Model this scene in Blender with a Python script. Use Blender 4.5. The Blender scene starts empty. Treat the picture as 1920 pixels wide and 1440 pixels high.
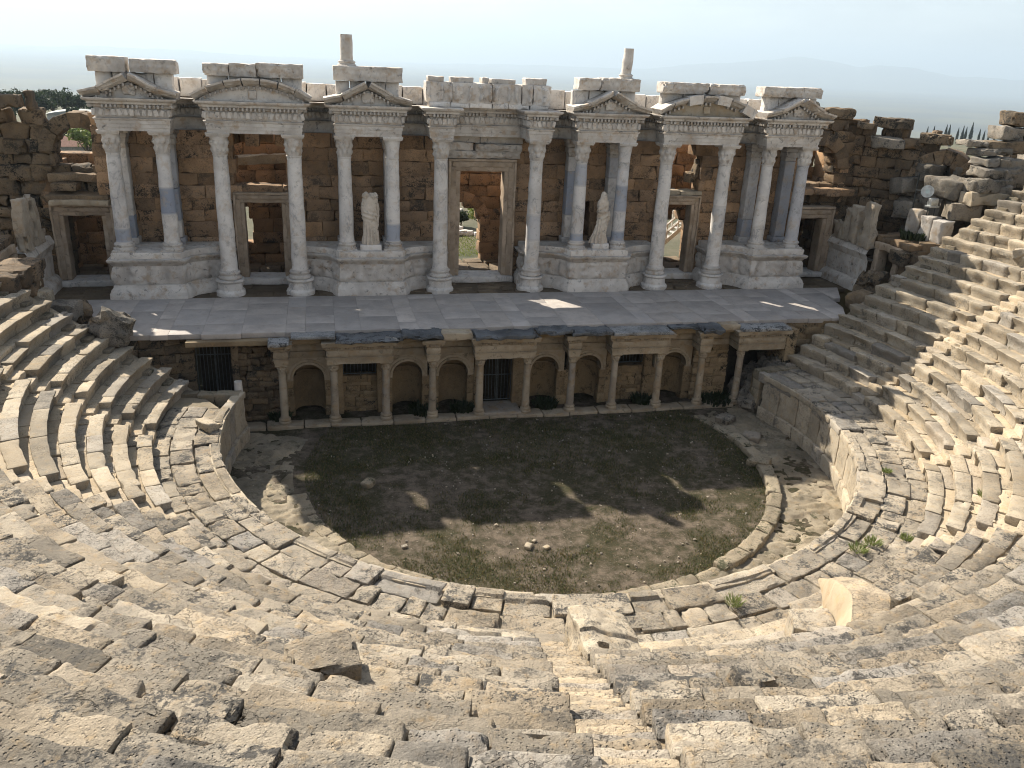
import bpy, math, random
import numpy as np
from mathutils import Vector, Matrix
from mathutils.geometry import tessellate_polygon
random.seed(11)
rng = np.random.default_rng(11)
R_ = math.radians
PI = math.pi
U = random.uniform
sc = bpy.context.scene
COL = sc.collection
ORG = {}

# ------------------------------------------------------------------ noise
def _hash(i, j, k, s):
    h = (i * 374761393 + j * 668265263 + k * 2147483647 + s * 974711) & 0xFFFFFFFF
    h = ((h ^ (h >> 13)) * 1274126177) & 0xFFFFFFFF
    h = ((h ^ (h >> 16)) * 2246822519) & 0xFFFFFFFF
    return ((h ^ (h >> 15)) & 0xFFFFFF) / float(0xFFFFFF) * 2 - 1

def vnoise(p, s=0):
    p = np.asarray(p, float)
    f = np.floor(p); t = p - f; i = f.astype(np.int64)
    t = t * t * (3 - 2 * t)
    x, y, z = i[:, 0], i[:, 1], i[:, 2]
    a, b, c = t[:, 0], t[:, 1], t[:, 2]
    r = 0
    for dx in (0, 1):
        for dy in (0, 1):
            for dz in (0, 1):
                w = (a if dx else 1 - a) * (b if dy else 1 - b) * (c if dz else 1 - c)
                r = r + w * _hash(x + dx, y + dy, z + dz, s)
    return r

def fbm(p, octv=3, s=0):
    r = 0; a = 1.0; q = np.asarray(p, float)
    for o in range(octv):
        r = r + a * vnoise(q, s + o * 17); a *= .5; q = q * 2.07 + 3.1
    return r

def vec3(p, octv=2, s=0):
    return np.stack([fbm(p, octv, s), fbm(p, octv, s + 101), fbm(p, octv, s + 202)], 1)

# ------------------------------------------------------------------ scene helpers
def tag(o, label=None, cat=None, group=None, kind=None):
    if label: o['label'] = label
    if cat: o['category'] = cat
    if group: o['group'] = group
    if kind: o['kind'] = kind
    return o

def thing(name, label, cat, loc=(0, 0, 0), group=None):
    o = bpy.data.objects.new(name, None); COL.objects.link(o)
    o.location = loc; o.empty_display_size = .3
    ORG[o.name] = np.array(loc, float)
    return tag(o, label, cat, group)

class MB:
    def __init__(s):
        s.V = []; s.Q = []; s.T = []; s.A = []; s.n = 0
    def add(s, v, q=None, t=None, a=(.5, 0, 0)):
        v = np.asarray(v, float).reshape(-1, 3)
        if q is not None and len(q): s.Q.append(np.asarray(q, np.int64).reshape(-1, 4) + s.n)
        if t is not None and len(t): s.T.append(np.asarray(t, np.int64).reshape(-1, 3) + s.n)
        a = np.asarray(a, float)
        if a.ndim == 1: a = np.tile(a, (len(v), 1))
        s.V.append(v); s.A.append(a); s.n += len(v)
    def build(s, name, mat, parent=None, org=None, smooth=True):
        v = np.concatenate(s.V) if s.V else np.zeros((0, 3))
        if parent is not None: o0 = ORG[parent.name]
        elif org is not None: o0 = np.array(org, float)
        else:
            o0 = np.array([(v[:, 0].min() + v[:, 0].max()) / 2, (v[:, 1].min() + v[:, 1].max()) / 2, v[:, 2].min()])
        me = bpy.data.meshes.new(name)
        q = np.concatenate(s.Q) if s.Q else np.zeros((0, 4), np.int64)
        t = np.concatenate(s.T) if s.T else np.zeros((0, 3), np.int64)
        me.vertices.add(len(v)); me.vertices.foreach_set('co', (v - o0).astype(np.float32).ravel())
        li = np.concatenate([q.ravel(), t.ravel()]).astype(np.int32)
        me.loops.add(len(li)); me.loops.foreach_set('vertex_index', li)
        ls = np.concatenate([np.arange(len(q)) * 4, len(q) * 4 + np.arange(len(t)) * 3]).astype(np.int32)
        lt = np.concatenate([np.full(len(q), 4), np.full(len(t), 3)]).astype(np.int32)
        me.polygons.add(len(ls)); me.polygons.foreach_set('loop_start', ls); me.polygons.foreach_set('loop_total', lt)
        me.polygons.foreach_set('use_smooth', np.full(len(ls), bool(smooth)))
        me.update(calc_edges=True)
        at = me.attributes.new('blk', 'FLOAT_VECTOR', 'POINT')
        at.data.foreach_set('vector', np.concatenate(s.A).astype(np.float32).ravel())
        if smooth:
            me.set_sharp_from_angle(angle=R_(42))
        me.materials.append(mat)
        o = bpy.data.objects.new(name, me); COL.objects.link(o)
        if parent is not None:
            o.parent = parent; ORG[o.name] = o0
        else:
            o.location = o0; ORG[o.name] = o0
        return o

def top(mb, name, mat, label, cat, group=None, kind=None, smooth=True, org=None):
    return tag(mb.build(name, mat, smooth=smooth, org=org), label, cat, group, kind)

# ------------------------------------------------------------------ primitives
_gc = {}
def grid_box(nx, ny, nz):
    k = (nx, ny, nz)
    if k in _gc: return _gc[k]
    idx = {}; P = []; Q = []
    def vid(i, j, l):
        key = (i, j, l)
        if key not in idx: idx[key] = len(P); P.append(key)
        return idx[key]
    for i in range(nx):
        for j in range(ny):
            Q.append((vid(i, j, 0), vid(i, j + 1, 0), vid(i + 1, j + 1, 0), vid(i + 1, j, 0)))
            Q.append((vid(i, j, nz), vid(i + 1, j, nz), vid(i + 1, j + 1, nz), vid(i, j + 1, nz)))
    for i in range(nx):
        for l in range(nz):
            Q.append((vid(i, 0, l), vid(i + 1, 0, l), vid(i + 1, 0, l + 1), vid(i, 0, l + 1)))
            Q.append((vid(i, ny, l), vid(i, ny, l + 1), vid(i + 1, ny, l + 1), vid(i + 1, ny, l)))
    for j in range(ny):
        for l in range(nz):
            Q.append((vid(0, j, l), vid(0, j, l + 1), vid(0, j + 1, l + 1), vid(0, j + 1, l)))
            Q.append((vid(nx, j, l), vid(nx, j + 1, l), vid(nx, j + 1, l + 1), vid(nx, j, l + 1)))
    _gc[k] = (np.array(P), np.array(Q)); return _gc[k]

def _lines(h, n, r):
    if n < 3: return np.linspace(-h, h, n + 1)
    return np.concatenate([[-h], np.linspace(-(h - r), h - r, n - 1), [h]])

def rbox(sx, sy, sz, res=.2, r=.03, mx=48):
    n = [int(min(mx, max(3, round(s / res) + 2))) for s in (sx, sy, sz)]
    r = min(r, sx * .3, sy * .3, sz * .3)
    P, Q = grid_box(*n)
    h = np.array([sx, sy, sz]) / 2
    v = np.stack([_lines(h[k], n[k], r)[P[:, k]] for k in range(3)], 1)
    c = np.clip(v, -(h - r), h - r); d = v - c
    ln = np.linalg.norm(d, axis=1)
    e = ln > 1e-9
    v[e] = c[e] + d[e] / ln[e][:, None] * r
    edge = (np.abs(np.abs(v) - h) < r * 1.01).sum(1)
    return v, Q, edge

def rotm(rx=0, ry=0, rz=0):
    m = (Matrix.Rotation(rz, 3, 'Z') @ Matrix.Rotation(ry, 3, 'Y') @ Matrix.Rotation(rx, 3, 'X'))
    return np.array(m)

def tone(lo=.25, hi=.75, och=.3):
    return (U(lo, hi), max(0, U(-och * .8, och)), U(0, 1))

def block(mb, c, s, res=.2, r=.03, amp=.012, fr=2.5, chip=.03, a=None, rot=(0, 0, 0), xf=None):
    v, Q, edge = rbox(s[0], s[1], s[2], res, r)
    seed = random.randint(0, 9999)
    off = np.array([U(0, 90), U(0, 90), U(0, 90)])
    if amp:
        v = v + vec3(v * fr + off, 2, seed % 50) * amp
    if chip:
        ch = np.clip(vnoise(v * 3.1 + off[::-1], 5) - .15, 0, 1) * (edge >= 2) * chip
        v = v - np.sign(v) * ch[:, None]
    if any(rot): v = v @ rotm(*rot).T
    v = v + np.array(c)
    if xf is not None: v = xf(v)
    mb.add(v, Q, a=a if a is not None else tone())

def box(mb, x0, x1, y0, y1, z0, z1, **k):
    block(mb, ((x0 + x1) / 2, (y0 + y1) / 2, (z0 + z1) / 2), (abs(x1 - x0), abs(y1 - y0), abs(z1 - z0)), **k)

def lathe(mb, prof, n=28, c=(0, 0), a=(.5, 0, .5), amp=0, fr=3, mod=None, af=None, rot0=0, lean=(0, 0)):
    prof = np.array(prof, float); m = len(prof)
    th = np.arange(n) / n * 2 * PI + rot0
    rr = np.repeat(prof[:, 0], n); zz = np.repeat(prof[:, 1], n); tt = np.tile(th, m)
    if mod is not None: rr = rr + mod(rr, zz, tt)
    v = np.stack([rr * np.cos(tt), rr * np.sin(tt), zz], 1)
    if amp:
        off = np.array([U(0, 50), U(0, 50), U(0, 50)])
        d = fbm(v * fr + off, 2) * amp
        v[:, 0] += d * np.cos(tt); v[:, 1] += d * np.sin(tt)
    z0 = prof[0, 1]
    v[:, 0] += c[0] + lean[0] * (v[:, 2] - z0); v[:, 1] += c[1] + lean[1] * (v[:, 2] - z0)
    q = []
    for i in range(m - 1):
        j = np.arange(n)
        q.append(np.stack([i * n + j, i * n + (j + 1) % n, (i + 1) * n + (j + 1) % n, (i + 1) * n + j], 1))
    A = a
    if af is not None: A = np.array([af(z) for z in zz])
    mb.add(v, np.concatenate(q), a=A)
    # caps
    for base, flip in ((0, True), ((m - 1) * n, False)):
        ctr = v[base:base + n].mean(0)
        vv = np.vstack([v[base:base + n], ctr])
        j = np.arange(n)
        t = np.stack([j, (j + 1) % n, np.full(n, n)], 1)
        if flip: t = t[:, ::-1]
        aa = A if np.asarray(A).ndim == 1 else np.vstack([A[base:base + n], A[base]])
        mb.add(vv, t=t, a=aa)

def resample(path, step):
    out = [path[0]]
    for p, q in zip(path[:-1], path[1:]):
        d = math.dist(p, q); k = max(1, int(math.ceil(d / step)))
        for i in range(1, k + 1):
            out.append(tuple(np.array(p) + (np.array(q) - np.array(p)) * i / k))
    return out

def offset_path(P):
    P = np.array(P, float); n = len(P)
    d = P[1:] - P[:-1]; d /= np.linalg.norm(d, axis=1)[:, None]
    nn = np.stack([d[:, 1], -d[:, 0]], 1)
    N = np.zeros_like(P)
    N[0] = nn[0]; N[-1] = nn[-1]
    for i in range(1, n - 1):
        m = nn[i - 1] + nn[i]; l = np.linalg.norm(m)
        m = m / l if l > 1e-6 else nn[i]
        N[i] = m / max(.35, m @ nn[i])
    return N

def sweep(mb, path, prof, step=.25, a=(.5, 0, .5), amp=.006, fr=3, capT=True, capB=False, jit=True):
    """profile (out, z) swept along an (x, y) path; outward is on the right of the path"""
    P = np.array(resample(path, step), float); N = offset_path(P)
    m = len(prof); n = len(P)
    V = np.zeros((n, m, 3))
    for k, (o, z) in enumerate(prof):
        V[:, k, :2] = P + N * o; V[:, k, 2] = z
    v = V.reshape(-1, 3)
    if amp:
        v = v + vec3(v * fr + U(0, 40), 2) * amp
        ch = np.clip(vnoise(v * 2.3 + U(0, 60), 3) - .35, 0, 1) * amp * 6
        v[:, :2] -= np.repeat(N, m, 0) * ch[:, None]
    q = []
    i = np.arange(n - 1)
    for k in range(m - 1):
        q.append(np.stack([i * m + k, (i + 1) * m + k, (i + 1) * m + k + 1, i * m + k + 1], 1))
    A = a
    mb.add(v, np.concatenate(q), a=A)
    for on, k, flip in ((capT, m - 1, False), (capB, 0, True)):
        if on:
            ring = v.reshape(n, m, 3)[:, k]
            tri = tessellate_polygon([[Vector((p[0], p[1], 0)) for p in ring]])
            if flip: tri = [t[::-1] for t in tri]
            mb.add(ring, t=tri, a=A)

def sweep_xz(mb, path, prof, step=.2, a=(.5, 0, .5), amp=.008, close=True):
    """profile of (n, y): n is the offset to the upper side in the XZ plane; closed section"""
    P = np.array(resample(path, step), float); N = -offset_path(P)
    m = len(prof); n = len(P)
    V = np.zeros((n, m, 3))
    for k, (o, y) in enumerate(prof):
        V[:, k, 0] = P[:, 0] + N[:, 0] * o; V[:, k, 2] = P[:, 1] + N[:, 1] * o; V[:, k, 1] = y
    v = V.reshape(-1, 3)
    if amp: v = v + vec3(v * 3 + U(0, 40), 2) * amp
    i = np.arange(n - 1); q = []
    for k in range(m):
        k2 = (k + 1) % m
        q.append(np.stack([i * m + k, (i + 1) * m + k, (i + 1) * m + k2, i * m + k2], 1))
    mb.add(v, np.concatenate(q), a=a)
    for e in (0, n - 1):
        ring = v.reshape(n, m, 3)[e]
        tri = tessellate_polygon([[Vector((p[1], p[2] + p[0] * .0, p[0])) for p in ring]])
        mb.add(ring, t=tri, a=a)

def tube(mb, pts, r, n=6, a=(.5, 0, .5)):
    pts = np.array(pts, float)
    rs = np.full(len(pts), r) if np.isscalar(r) else np.array(r)
    V = []
    for i, p in enumerate(pts):
        d = pts[min(i + 1, len(pts) - 1)] - pts[max(i - 1, 0)]
        d /= np.linalg.norm(d) + 1e-9
        up = np.array([0, 0, 1.]) if abs(d[2]) < .9 else np.array([1., 0, 0])
        x = np.cross(d, up); x /= np.linalg.norm(x); y = np.cross(d, x)
        th = np.arange(n) / n * 2 * PI
        V.append(p + rs[i] * (np.cos(th)[:, None] * x + np.sin(th)[:, None] * y))
    v = np.concatenate(V); q = []
    j = np.arange(n)
    for i in range(len(pts) - 1):
        q.append(np.stack([i * n + j, (i + 1) * n + j, (i + 1) * n + (j + 1) % n, i * n + (j + 1) % n], 1))
    mb.add(v, np.concatenate(q), a=a)
    for b in (0, (len(pts) - 1) * n):
        t = [(b - b, k, k + 1) for k in range(1, n - 1)]
        mb.add(v[b:b + n], t=t, a=a)

def masonry(mb, p0, p1, z0, z1, depth, mask=None, ch=(.42, .6), bl=(.6, 1.4), res=.3, amp=.015, r=.025,
            jit=.02, tf=None, side=0, skip=0.0, chip=.03):
    """coursed blocks along p0->p1; the outer face is on the right of the direction, the wall goes back by depth"""
    p0 = np.array(p0, float); p1 = np.array(p1, float)
    L = np.linalg.norm(p1 - p0); d = (p1 - p0) / L; nrm = np.array([d[1], -d[0]])
    ang = math.atan2(d[1], d[0])
    z = z0; row = 0
    while z < z1 - .05:
        h = min(U(*ch), z1 - z)
        if z1 - z - h < .2: h = z1 - z
        s = -U(0, bl[0]) if row % 2 else 0.0
        while s < L:
            l = U(*bl)
            e = min(s + l, L)
            if L - e < .25: e = L
            s0 = max(s, 0)
            if e - s0 > .04:
                # trim against the mask in small steps
                ks = np.arange(s0 + .05, e, .1)
                ok = [True] * len(ks) if mask is None else [mask(k, z + h * .5) for k in ks]
                i = 0
                while i < len(ks):
                    if not ok[i]: i += 1; continue
                    j = i
                    while j + 1 < len(ks) and ok[j + 1]: j += 1
                    a0 = s0 if i == 0 else ks[i] - .05
                    a1 = e if j == len(ks) - 1 else ks[j] + .05
                    i = j + 1
                    if a1 - a0 < .12 or random.random() < skip: continue
                    jn = U(-jit, jit)
                    c = p0 + d * ((a0 + a1) / 2) + nrm * (-depth / 2 + jn)
                    block(mb, (c[0], c[1], z + h / 2), (a1 - a0 + .012, depth, h + .012), res=res, r=r, amp=amp, chip=chip,
                          rot=(0, 0, ang), a=tf(a0, z) if tf else tone())
            s += l
        z += h; row += 1

def voussoirs(mb, cx, cz, r0, r1, y0, y1, n, a0=0, a1=PI, f=None, tf=None, skip=(), amp=.02, res=.2):
    """ring of wedge stones in the XZ plane; f maps points (for walls that are not along X)"""
    for k in range(n):
        if k in skip: continue
        t = (a0 + (k + .5) / n * (a1 - a0))
        w = (r0 + r1) / 2 * abs(a1 - a0) / n
        v, Q, edge = rbox(w * 1.02, y1 - y0, (r1 - r0) * U(.92, 1.08), res, .03)
        sc_ = (v[:, 2] + (r0 + r1) / 2) / ((r0 + r1) / 2)
        v[:, 0] *= sc_
        v = v + vec3(v * 3 + U(0, 50), 2) * amp
        # local z is radial
        rad = (r0 + r1) / 2 + v[:, 2]
        x = cx + rad * math.cos(t) + v[:, 0] * math.sin(t)
        zz = cz + rad * math.sin(t) - v[:, 0] * math.cos(t)
        w_ = np.stack([x, (y0 + y1) / 2 + v[:, 1], zz], 1)
        if f is not None: w_ = f(w_)
        mb.add(w_, Q, a=tf() if tf else tone())

def arch_panel(mb, x0, x1, z0, z1, cx, r, zs, y, th, n=24, a=(.5, 0, .5)):
    ang = np.linspace(PI, 0, n + 1)
    arc = np.stack([cx + r * np.cos(ang), zs + r * np.sin(ang)], 1)
    h = z1 - zs; w = x1 - x0; tot = 2 * h + w
    out = []
    for t in np.linspace(0, tot, n + 1):
        if t < h: out.append((x0, zs + t))
        elif t < h + w: out.append((x0 + t - h, z1))
        else: out.append((x1, z1 - (t - h - w)))
    out = np.array(out)
    for yy, fl in ((y, 0), (y + th, 1)):
        v = np.vstack([np.c_[arc[:, 0], np.full(n + 1, yy), arc[:, 1]], np.c_[out[:, 0], np.full(n + 1, yy), out[:, 1]]])
        i = np.arange(n); q = np.stack([i, i + 1, n + 2 + i, n + 1 + i], 1)
        if fl: q = q[:, ::-1]
        mb.add(v, q, a=a)
        if z0 < zs:
            for a0, a1 in ((x0, cx - r), (cx + r, x1)):
                mb.add([(a0, yy, z0), (a1, yy, z0), (a1, yy, zs), (a0, yy, zs)], [(0, 1, 2, 3)], a=a)
    v = np.vstack([np.c_[arc[:, 0], np.full(n + 1, y), arc[:, 1]], np.c_[arc[:, 0], np.full(n + 1, y + th), arc[:, 1]]])
    i = np.arange(n)
    mb.add(v, np.stack([i, n + 1 + i, n + 2 + i, i + 1], 1), a=a)
    vo = np.vstack([np.c_[out[:, 0], np.full(n + 1, y), out[:, 1]], np.c_[out[:, 0], np.full(n + 1, y + th), out[:, 1]]])
    mb.add(vo, np.stack([i, i + 1, n + 2 + i, n + 1 + i], 1), a=a)
    for xx in (x0, x1, cx - r, cx + r):
        if z0 < zs: mb.add([(xx, y, z0), (xx, y + th, z0), (xx, y + th, zs), (xx, y, zs)], [(0, 1, 2, 3)], a=a)
    if z0 < zs:
        for a0, a1 in ((x0, cx - r), (cx + r, x1)):
            mb.add([(a0, y, z0), (a1, y, z0), (a1, y + th, z0), (a0, y + th, z0)], [(0, 1, 2, 3)], a=a)
SKY_STR = 0.088; SKY_SAT = 0.5; SUN_STR = 5.0; EXPO = 1.0; HAZE = 1.3e-4
# ------------------------------------------------------------------ materials
class NT:
    def __init__(s, name):
        s.m = bpy.data.materials.new(name); s.m.use_nodes = True
        s.t = s.m.node_tree; s.t.nodes.clear()
        s.out = s.t.nodes.new('ShaderNodeOutputMaterial')
    def n(s, typ, **k):
        nd = s.t.nodes.new(typ)
        for a, b in k.items():
            if a.startswith('i_'): nd.inputs[a[2:]].default_value = b
            else: setattr(nd, a, b)
        return nd
    def l(s, a, b): s.t.links.new(a, b)
    def math(s, op, a, b=None, clamp=False):
        nd = s.n('ShaderNodeMath', operation=op); nd.use_clamp = clamp
        for i, x in enumerate((a, b)):
            if x is None: continue
            if isinstance(x, (int, float)): nd.inputs[i].default_value = x
            else: s.l(x, nd.inputs[i])
        return nd.outputs[0]
    def mix(s, f, a, b, mode='MIX'):
        nd = s.n('ShaderNodeMix', data_type='RGBA', blend_type=mode)
        for i, x in ((0, f), (6, a), (7, b)):
            if isinstance(x, (int, float)): nd.inputs[i].default_value = x
            elif isinstance(x, tuple): nd.inputs[i].default_value = (*x, 1)
            else: s.l(x, nd.inputs[i])
        return nd.outputs[2]
    def noise(s, co, scale, detail=4, rough=.55, dist=0):
        nd = s.n('ShaderNodeTexNoise'); nd.inputs['Scale'].default_value = scale
        nd.inputs['Detail'].default_value = detail; nd.inputs['Roughness'].default_value = rough
        nd.inputs['Distortion'].default_value = dist
        s.l(co, nd.inputs['Vector']); return nd.outputs['Fac']
    def ss(s, x, lo, hi):
        nd = s.n('ShaderNodeMapRange', interpolation_type='SMOOTHSTEP')
        nd.inputs[1].default_value = lo; nd.inputs[2].default_value = hi
        s.l(x, nd.inputs[0]); return nd.outputs[0]
    def coords(s):
        tc = s.n('ShaderNodeTexCoord'); oi = s.n('ShaderNodeObjectInfo')
        at = s.n('ShaderNodeAttribute', attribute_name='blk')
        sp = s.n('ShaderNodeSeparateXYZ'); s.l(at.outputs['Vector'], sp.inputs[0])
        r = s.math('MULTIPLY', oi.outputs['Random'], 53.0)
        b = s.math('MULTIPLY', sp.outputs[2], 29.0)
        q = s.math('ADD', r, b)
        va = s.n('ShaderNodeVectorMath', operation='ADD'); s.l(tc.outputs['Object'], va.inputs[0]); s.l(q, va.inputs[1])
        s.blk = sp.outputs; return va.outputs[0]
    def finish(s, col, rough=.9, h=None, bstr=.5, bdist=.02, spec=.25):
        p = s.n('ShaderNodeBsdfPrincipled'); p.inputs['Roughness'].default_value = rough
        p.inputs['Specular IOR Level'].default_value = spec
        s.l(col, p.inputs['Base Color']) if not isinstance(col, tuple) else setattr(p.inputs['Base Color'], 'default_value', (*col, 1))
        if h is not None:
            b = s.n('ShaderNodeBump'); b.inputs['Strength'].default_value = bstr; b.inputs['Distance'].default_value = bdist
            s.l(h, b.inputs['Height']); s.l(b.outputs[0], p.inputs['Normal'])
        s.l(p.outputs[0], s.out.inputs[0]); return s.m

def stone(name, light, dark, ochre, lichen=(.06, .06, .055), lich=.5, spk=.4, pit=.5, bstr=.6, bdist=.02, big=.7, tone_amt=.9,
          white=.25, bluish=.0, cracks=.0):
    t = NT(name); co = t.coords()
    n1 = t.noise(co, big, 5, .6); n2 = t.noise(co, 5.0, 8, .65); n3 = t.noise(co, 26, 6, .7)
    c = t.mix(t.ss(n1, .35, .68), light, dark)
    c = t.mix(t.math('MULTIPLY', t.ss(n2, .5, .72), .55), c, ochre)
    bl = t.ss(t.math('FRACT', t.math('MULTIPLY', t.blk[2], 5.31)), .84, .86)
    c = t.mix(t.math('MULTIPLY', bl, bluish), c, t.mix(t.ss(n2, .35, .65), (.30, .298, .295), (.215, .215, .22)))
    # per-block ochre and tone
    c = t.mix(t.math('MULTIPLY', t.blk[1], 1.0, True), c, t.mix(.5, ochre, c))
    tn = t.math('ADD', t.math('MULTIPLY', t.math('SUBTRACT', t.blk[0], .5), tone_amt), 1.0)
    cc = t.n('ShaderNodeCombineColor'); [t.l(tn, cc.inputs[k]) for k in range(3)]
    c = t.mix(1.0, c, cc.outputs[0], 'MULTIPLY')
    # grey-black lichen crust in patches, more on some blocks than on others
    pa = t.math('FRACT', t.math('MULTIPLY', t.blk[2], 7.31)); pb = t.math('FRACT', t.math('MULTIPLY', t.blk[2], 3.77))
    la = t.math('MULTIPLY', t.math('ADD', t.math('MULTIPLY', pa, 1.6), .3), t.math('SUBTRACT', 1.0, t.math('MULTIPLY', t.blk[1], .7), True)); sa = t.math('ADD', t.math('MULTIPLY', pb, 1.5), .15)
    l1 = t.noise(co, 2.2, 9, .72, .3); l2 = t.noise(co, 17, 7, .75)
    lf = t.math('MULTIPLY', t.ss(t.math('ADD', l1, t.math('MULTIPLY', t.math('SUBTRACT', l2, .5), .7)), .50, .64), t.math('MULTIPLY', la, lich), True)
    c = t.mix(lf, c, lichen)
    # hairline cracks in some blocks
    vc = t.n('ShaderNodeTexVoronoi', feature='DISTANCE_TO_EDGE'); vc.inputs['Scale'].default_value = 1.3
    wv = t.n('ShaderNodeVectorMath', operation='ADD'); nz = t.n('ShaderNodeTexNoise'); nz.inputs['Scale'].default_value = 3.5; nz.inputs['Detail'].default_value = 5; t.l(co, nz.inputs['Vector'])
    t.l(co, wv.inputs[0]); t.l(nz.outputs['Color'], wv.inputs[1]); t.l(wv.outputs[0], vc.inputs['Vector'])
    crk = t.math('MULTIPLY', t.math('SUBTRACT', 1.0, t.ss(vc.outputs['Distance'], .004, .022)), t.ss(t.noise(co, 1.3, 3), .50, .60))
    c = t.mix(t.math('MULTIPLY', crk, cracks), c, tuple(x * .22 for x in dark))
    # pale fresh scars
    if white:
        w = t.noise(co, 4.3, 8, .7, .6)
        c = t.mix(t.math('MULTIPLY', t.ss(w, .64, .72), white), c, tuple(min(.8, x * 1.35 + .08) for x in light))
    # pepper speckle
    s1 = t.noise(co, 60, 3, .6)
    c = t.mix(t.math('MULTIPLY', t.ss(s1, .56, .68), spk), c, tuple(x * .38 for x in dark))
    s2 = t.noise(co, 19, 4, .7)
    c = t.mix(t.math('MULTIPLY', t.ss(s2, .54, .63), t.math('MULTIPLY', sa, spk), True), c, tuple(x * .42 for x in dark))
    s3 = t.noise(co, 13, 5, .7, .2)
    c = t.mix(t.math('MULTIPLY', t.ss(s3, .60, .68), .35), c, tuple(min(.8, x * 1.2 + .05) for x in light))
    v = t.n('ShaderNodeTexVoronoi'); v.inputs['Scale'].default_value = 21; t.l(co, v.inputs['Vector'])
    pits = t.ss(v.outputs['Distance'], .08, .33)
    h = t.math('ADD', t.math('MULTIPLY', n2, 1.0), t.math('MULTIPLY', n3, .5))
    h = t.math('ADD', h, t.math('MULTIPLY', t.math('MULTIPLY', pits, t.math('MULTIPLY', t.ss(n1, .3, .7), t.math('ADD', pb, .15))), pit * 1.6))
    h = t.math('ADD', h, t.math('MULTIPLY', s1, .16))
    h = t.math('SUBTRACT', h, t.math('MULTIPLY', crk, cracks * .8))
    return t.finish(c, .92, h, bstr, bdist)

def marble(name, base, shade, vein, blue=(.30, .34, .42), warm=(.42, .33, .24), grime=.35, veins=.6, bstr=.3, grim=(.10, .10, .10), warmth=.4):
    """blk.x tone, blk.y blue-grey stone"""
    t = NT(name); co = t.coords()
    n1 = t.noise(co, 1.1, 5, .6, .4); n2 = t.noise(co, 6, 7, .65)
    c = t.mix(t.ss(n1, .35, .68), base, shade)
    c = t.mix(t.blk[1], c, blue)
    rot = t.n('ShaderNodeMapping'); rot.inputs['Rotation'].default_value = (.5, .4, .3); rot.inputs['Scale'].default_value = (1.6, 1.6, .8); t.l(co, rot.inputs[0])
    vn = t.noise(rot.outputs[0], 1.1, 4, .55, .9)
    rd = t.math('ABSOLUTE', t.math('SUBTRACT', vn, .5))
    vf = t.math('MULTIPLY', t.math('SUBTRACT', 1.0, t.ss(rd, 0.0, .03)), t.ss(n1, .42, .62))
    c = t.mix(t.math('MULTIPLY', vf, veins), c, vein)
    w = t.noise(co, 2.6, 7, .65)
    c = t.mix(t.math('MULTIPLY', t.ss(w, .5, .68), warmth), c, warm)
    tn = t.math('ADD', t.math('MULTIPLY', t.math('SUBTRACT', t.blk[0], .5), .8), 1.0)
    cc = t.n('ShaderNodeCombineColor'); [t.l(tn, cc.inputs[k]) for k in range(3)]
    c = t.mix(1.0, c, cc.outputs[0], 'MULTIPLY')
    g = t.noise(co, 3.4, 9, .74, .5)
    c = t.mix(t.math('MULTIPLY', t.ss(g, .54, .68), grime), c, grim)
    n3 = t.noise(co, 45, 4, .65)
    h = t.math('ADD', n2, t.math('MULTIPLY', n3, .5))
    return t.finish(c, .75, h, bstr, .015, .3)

M = {}
M['seat'] = stone('seat limestone', (.49, .42, .32), (.34, .29, .22), (.45, .315, .165), lichen=(.12, .112, .098), lich=.5, spk=.55, pit=.6, tone_amt=1.1, bluish=.4, cracks=.5)
M['seat_old'] = stone('weathered seat limestone', (.46, .395, .305), (.26, .23, .187), (.45, .31, .155), lichen=(.085, .08, .073), lich=.9, spk=.48, pit=1.0, bstr=1.0, bdist=.045, tone_amt=1.2, bluish=.4, cracks=.55)
M['rubble'] = stone('brown rubble', (.25, .19, .125), (.125, .10, .073), (.29, .18, .085), lichen=(.03, .03, .027), lich=1.0, spk=.4, pit=.9, bstr=.9, bdist=.03, white=.08)
M['wingstone'] = stone('brown wing masonry', (.27, .195, .125), (.13, .10, .072), (.37, .22, .10), lichen=(.04, .036, .03), lich=1.0, spk=.45, pit=.8, bstr=.8, white=.08, tone_amt=1.1, cracks=.5)
M['greyrock'] = stone('grey weathered rock', (.30, .265, .22), (.17, .155, .13), (.30, .22, .13), lichen=(.05, .05, .046), lich=.7, spk=.5, pit=1, bstr=.9, bdist=.03)
M['travertine'] = stone('brown travertine wall', (.43, .285, .175), (.235, .16, .10), (.50, .28, .12), lichen=(.07, .058, .046), lich=.85, spk=.45, pit=.6, bstr=.6, white=.03, tone_amt=1.1, cracks=.6)
M['pavingstone'] = stone('orchestra paving', (.33, .28, .205), (.21, .18, .135), (.33, .24, .13), lichen=(.06, .062, .035), lich=.75, spk=.55, pit=.8, bstr=.9, bdist=.03)
M['marble'] = marble('white marble', (.80, .75, .685), (.62, .575, .52), (.27, .27, .28), warm=(.55, .44, .32), grime=.5, grim=(.2, .19, .17), warmth=.55)
M['carved'] = marble('carved marble', (.72, .665, .595), (.52, .47, .415), (.25, .22, .19), warm=(.46, .33, .21), grime=.7, veins=.1, bstr=.9, warmth=.7, grim=(.085, .08, .072))
M['cream'] = marble('cream marble', (.46, .385, .285), (.32, .26, .185), (.22, .17, .12), warm=(.38, .26, .14), grime=.55, veins=.15, bstr=.6, grim=(.05, .047, .04), warmth=.6)
M['golden'] = marble('golden marble', (.44, .35, .225), (.37, .285, .175), (.28, .2, .12), warm=(.42, .28, .13), grime=.15, veins=.5, bstr=.3, warmth=.5)
M['greyslab'] = stone('grey lichened slab', (.36, .36, .355), (.20, .205, .205), (.30, .27, .22), lichen=(.06, .06, .06), lich=.9, spk=.5, pit=.8, bstr=.9, white=.5)
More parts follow.
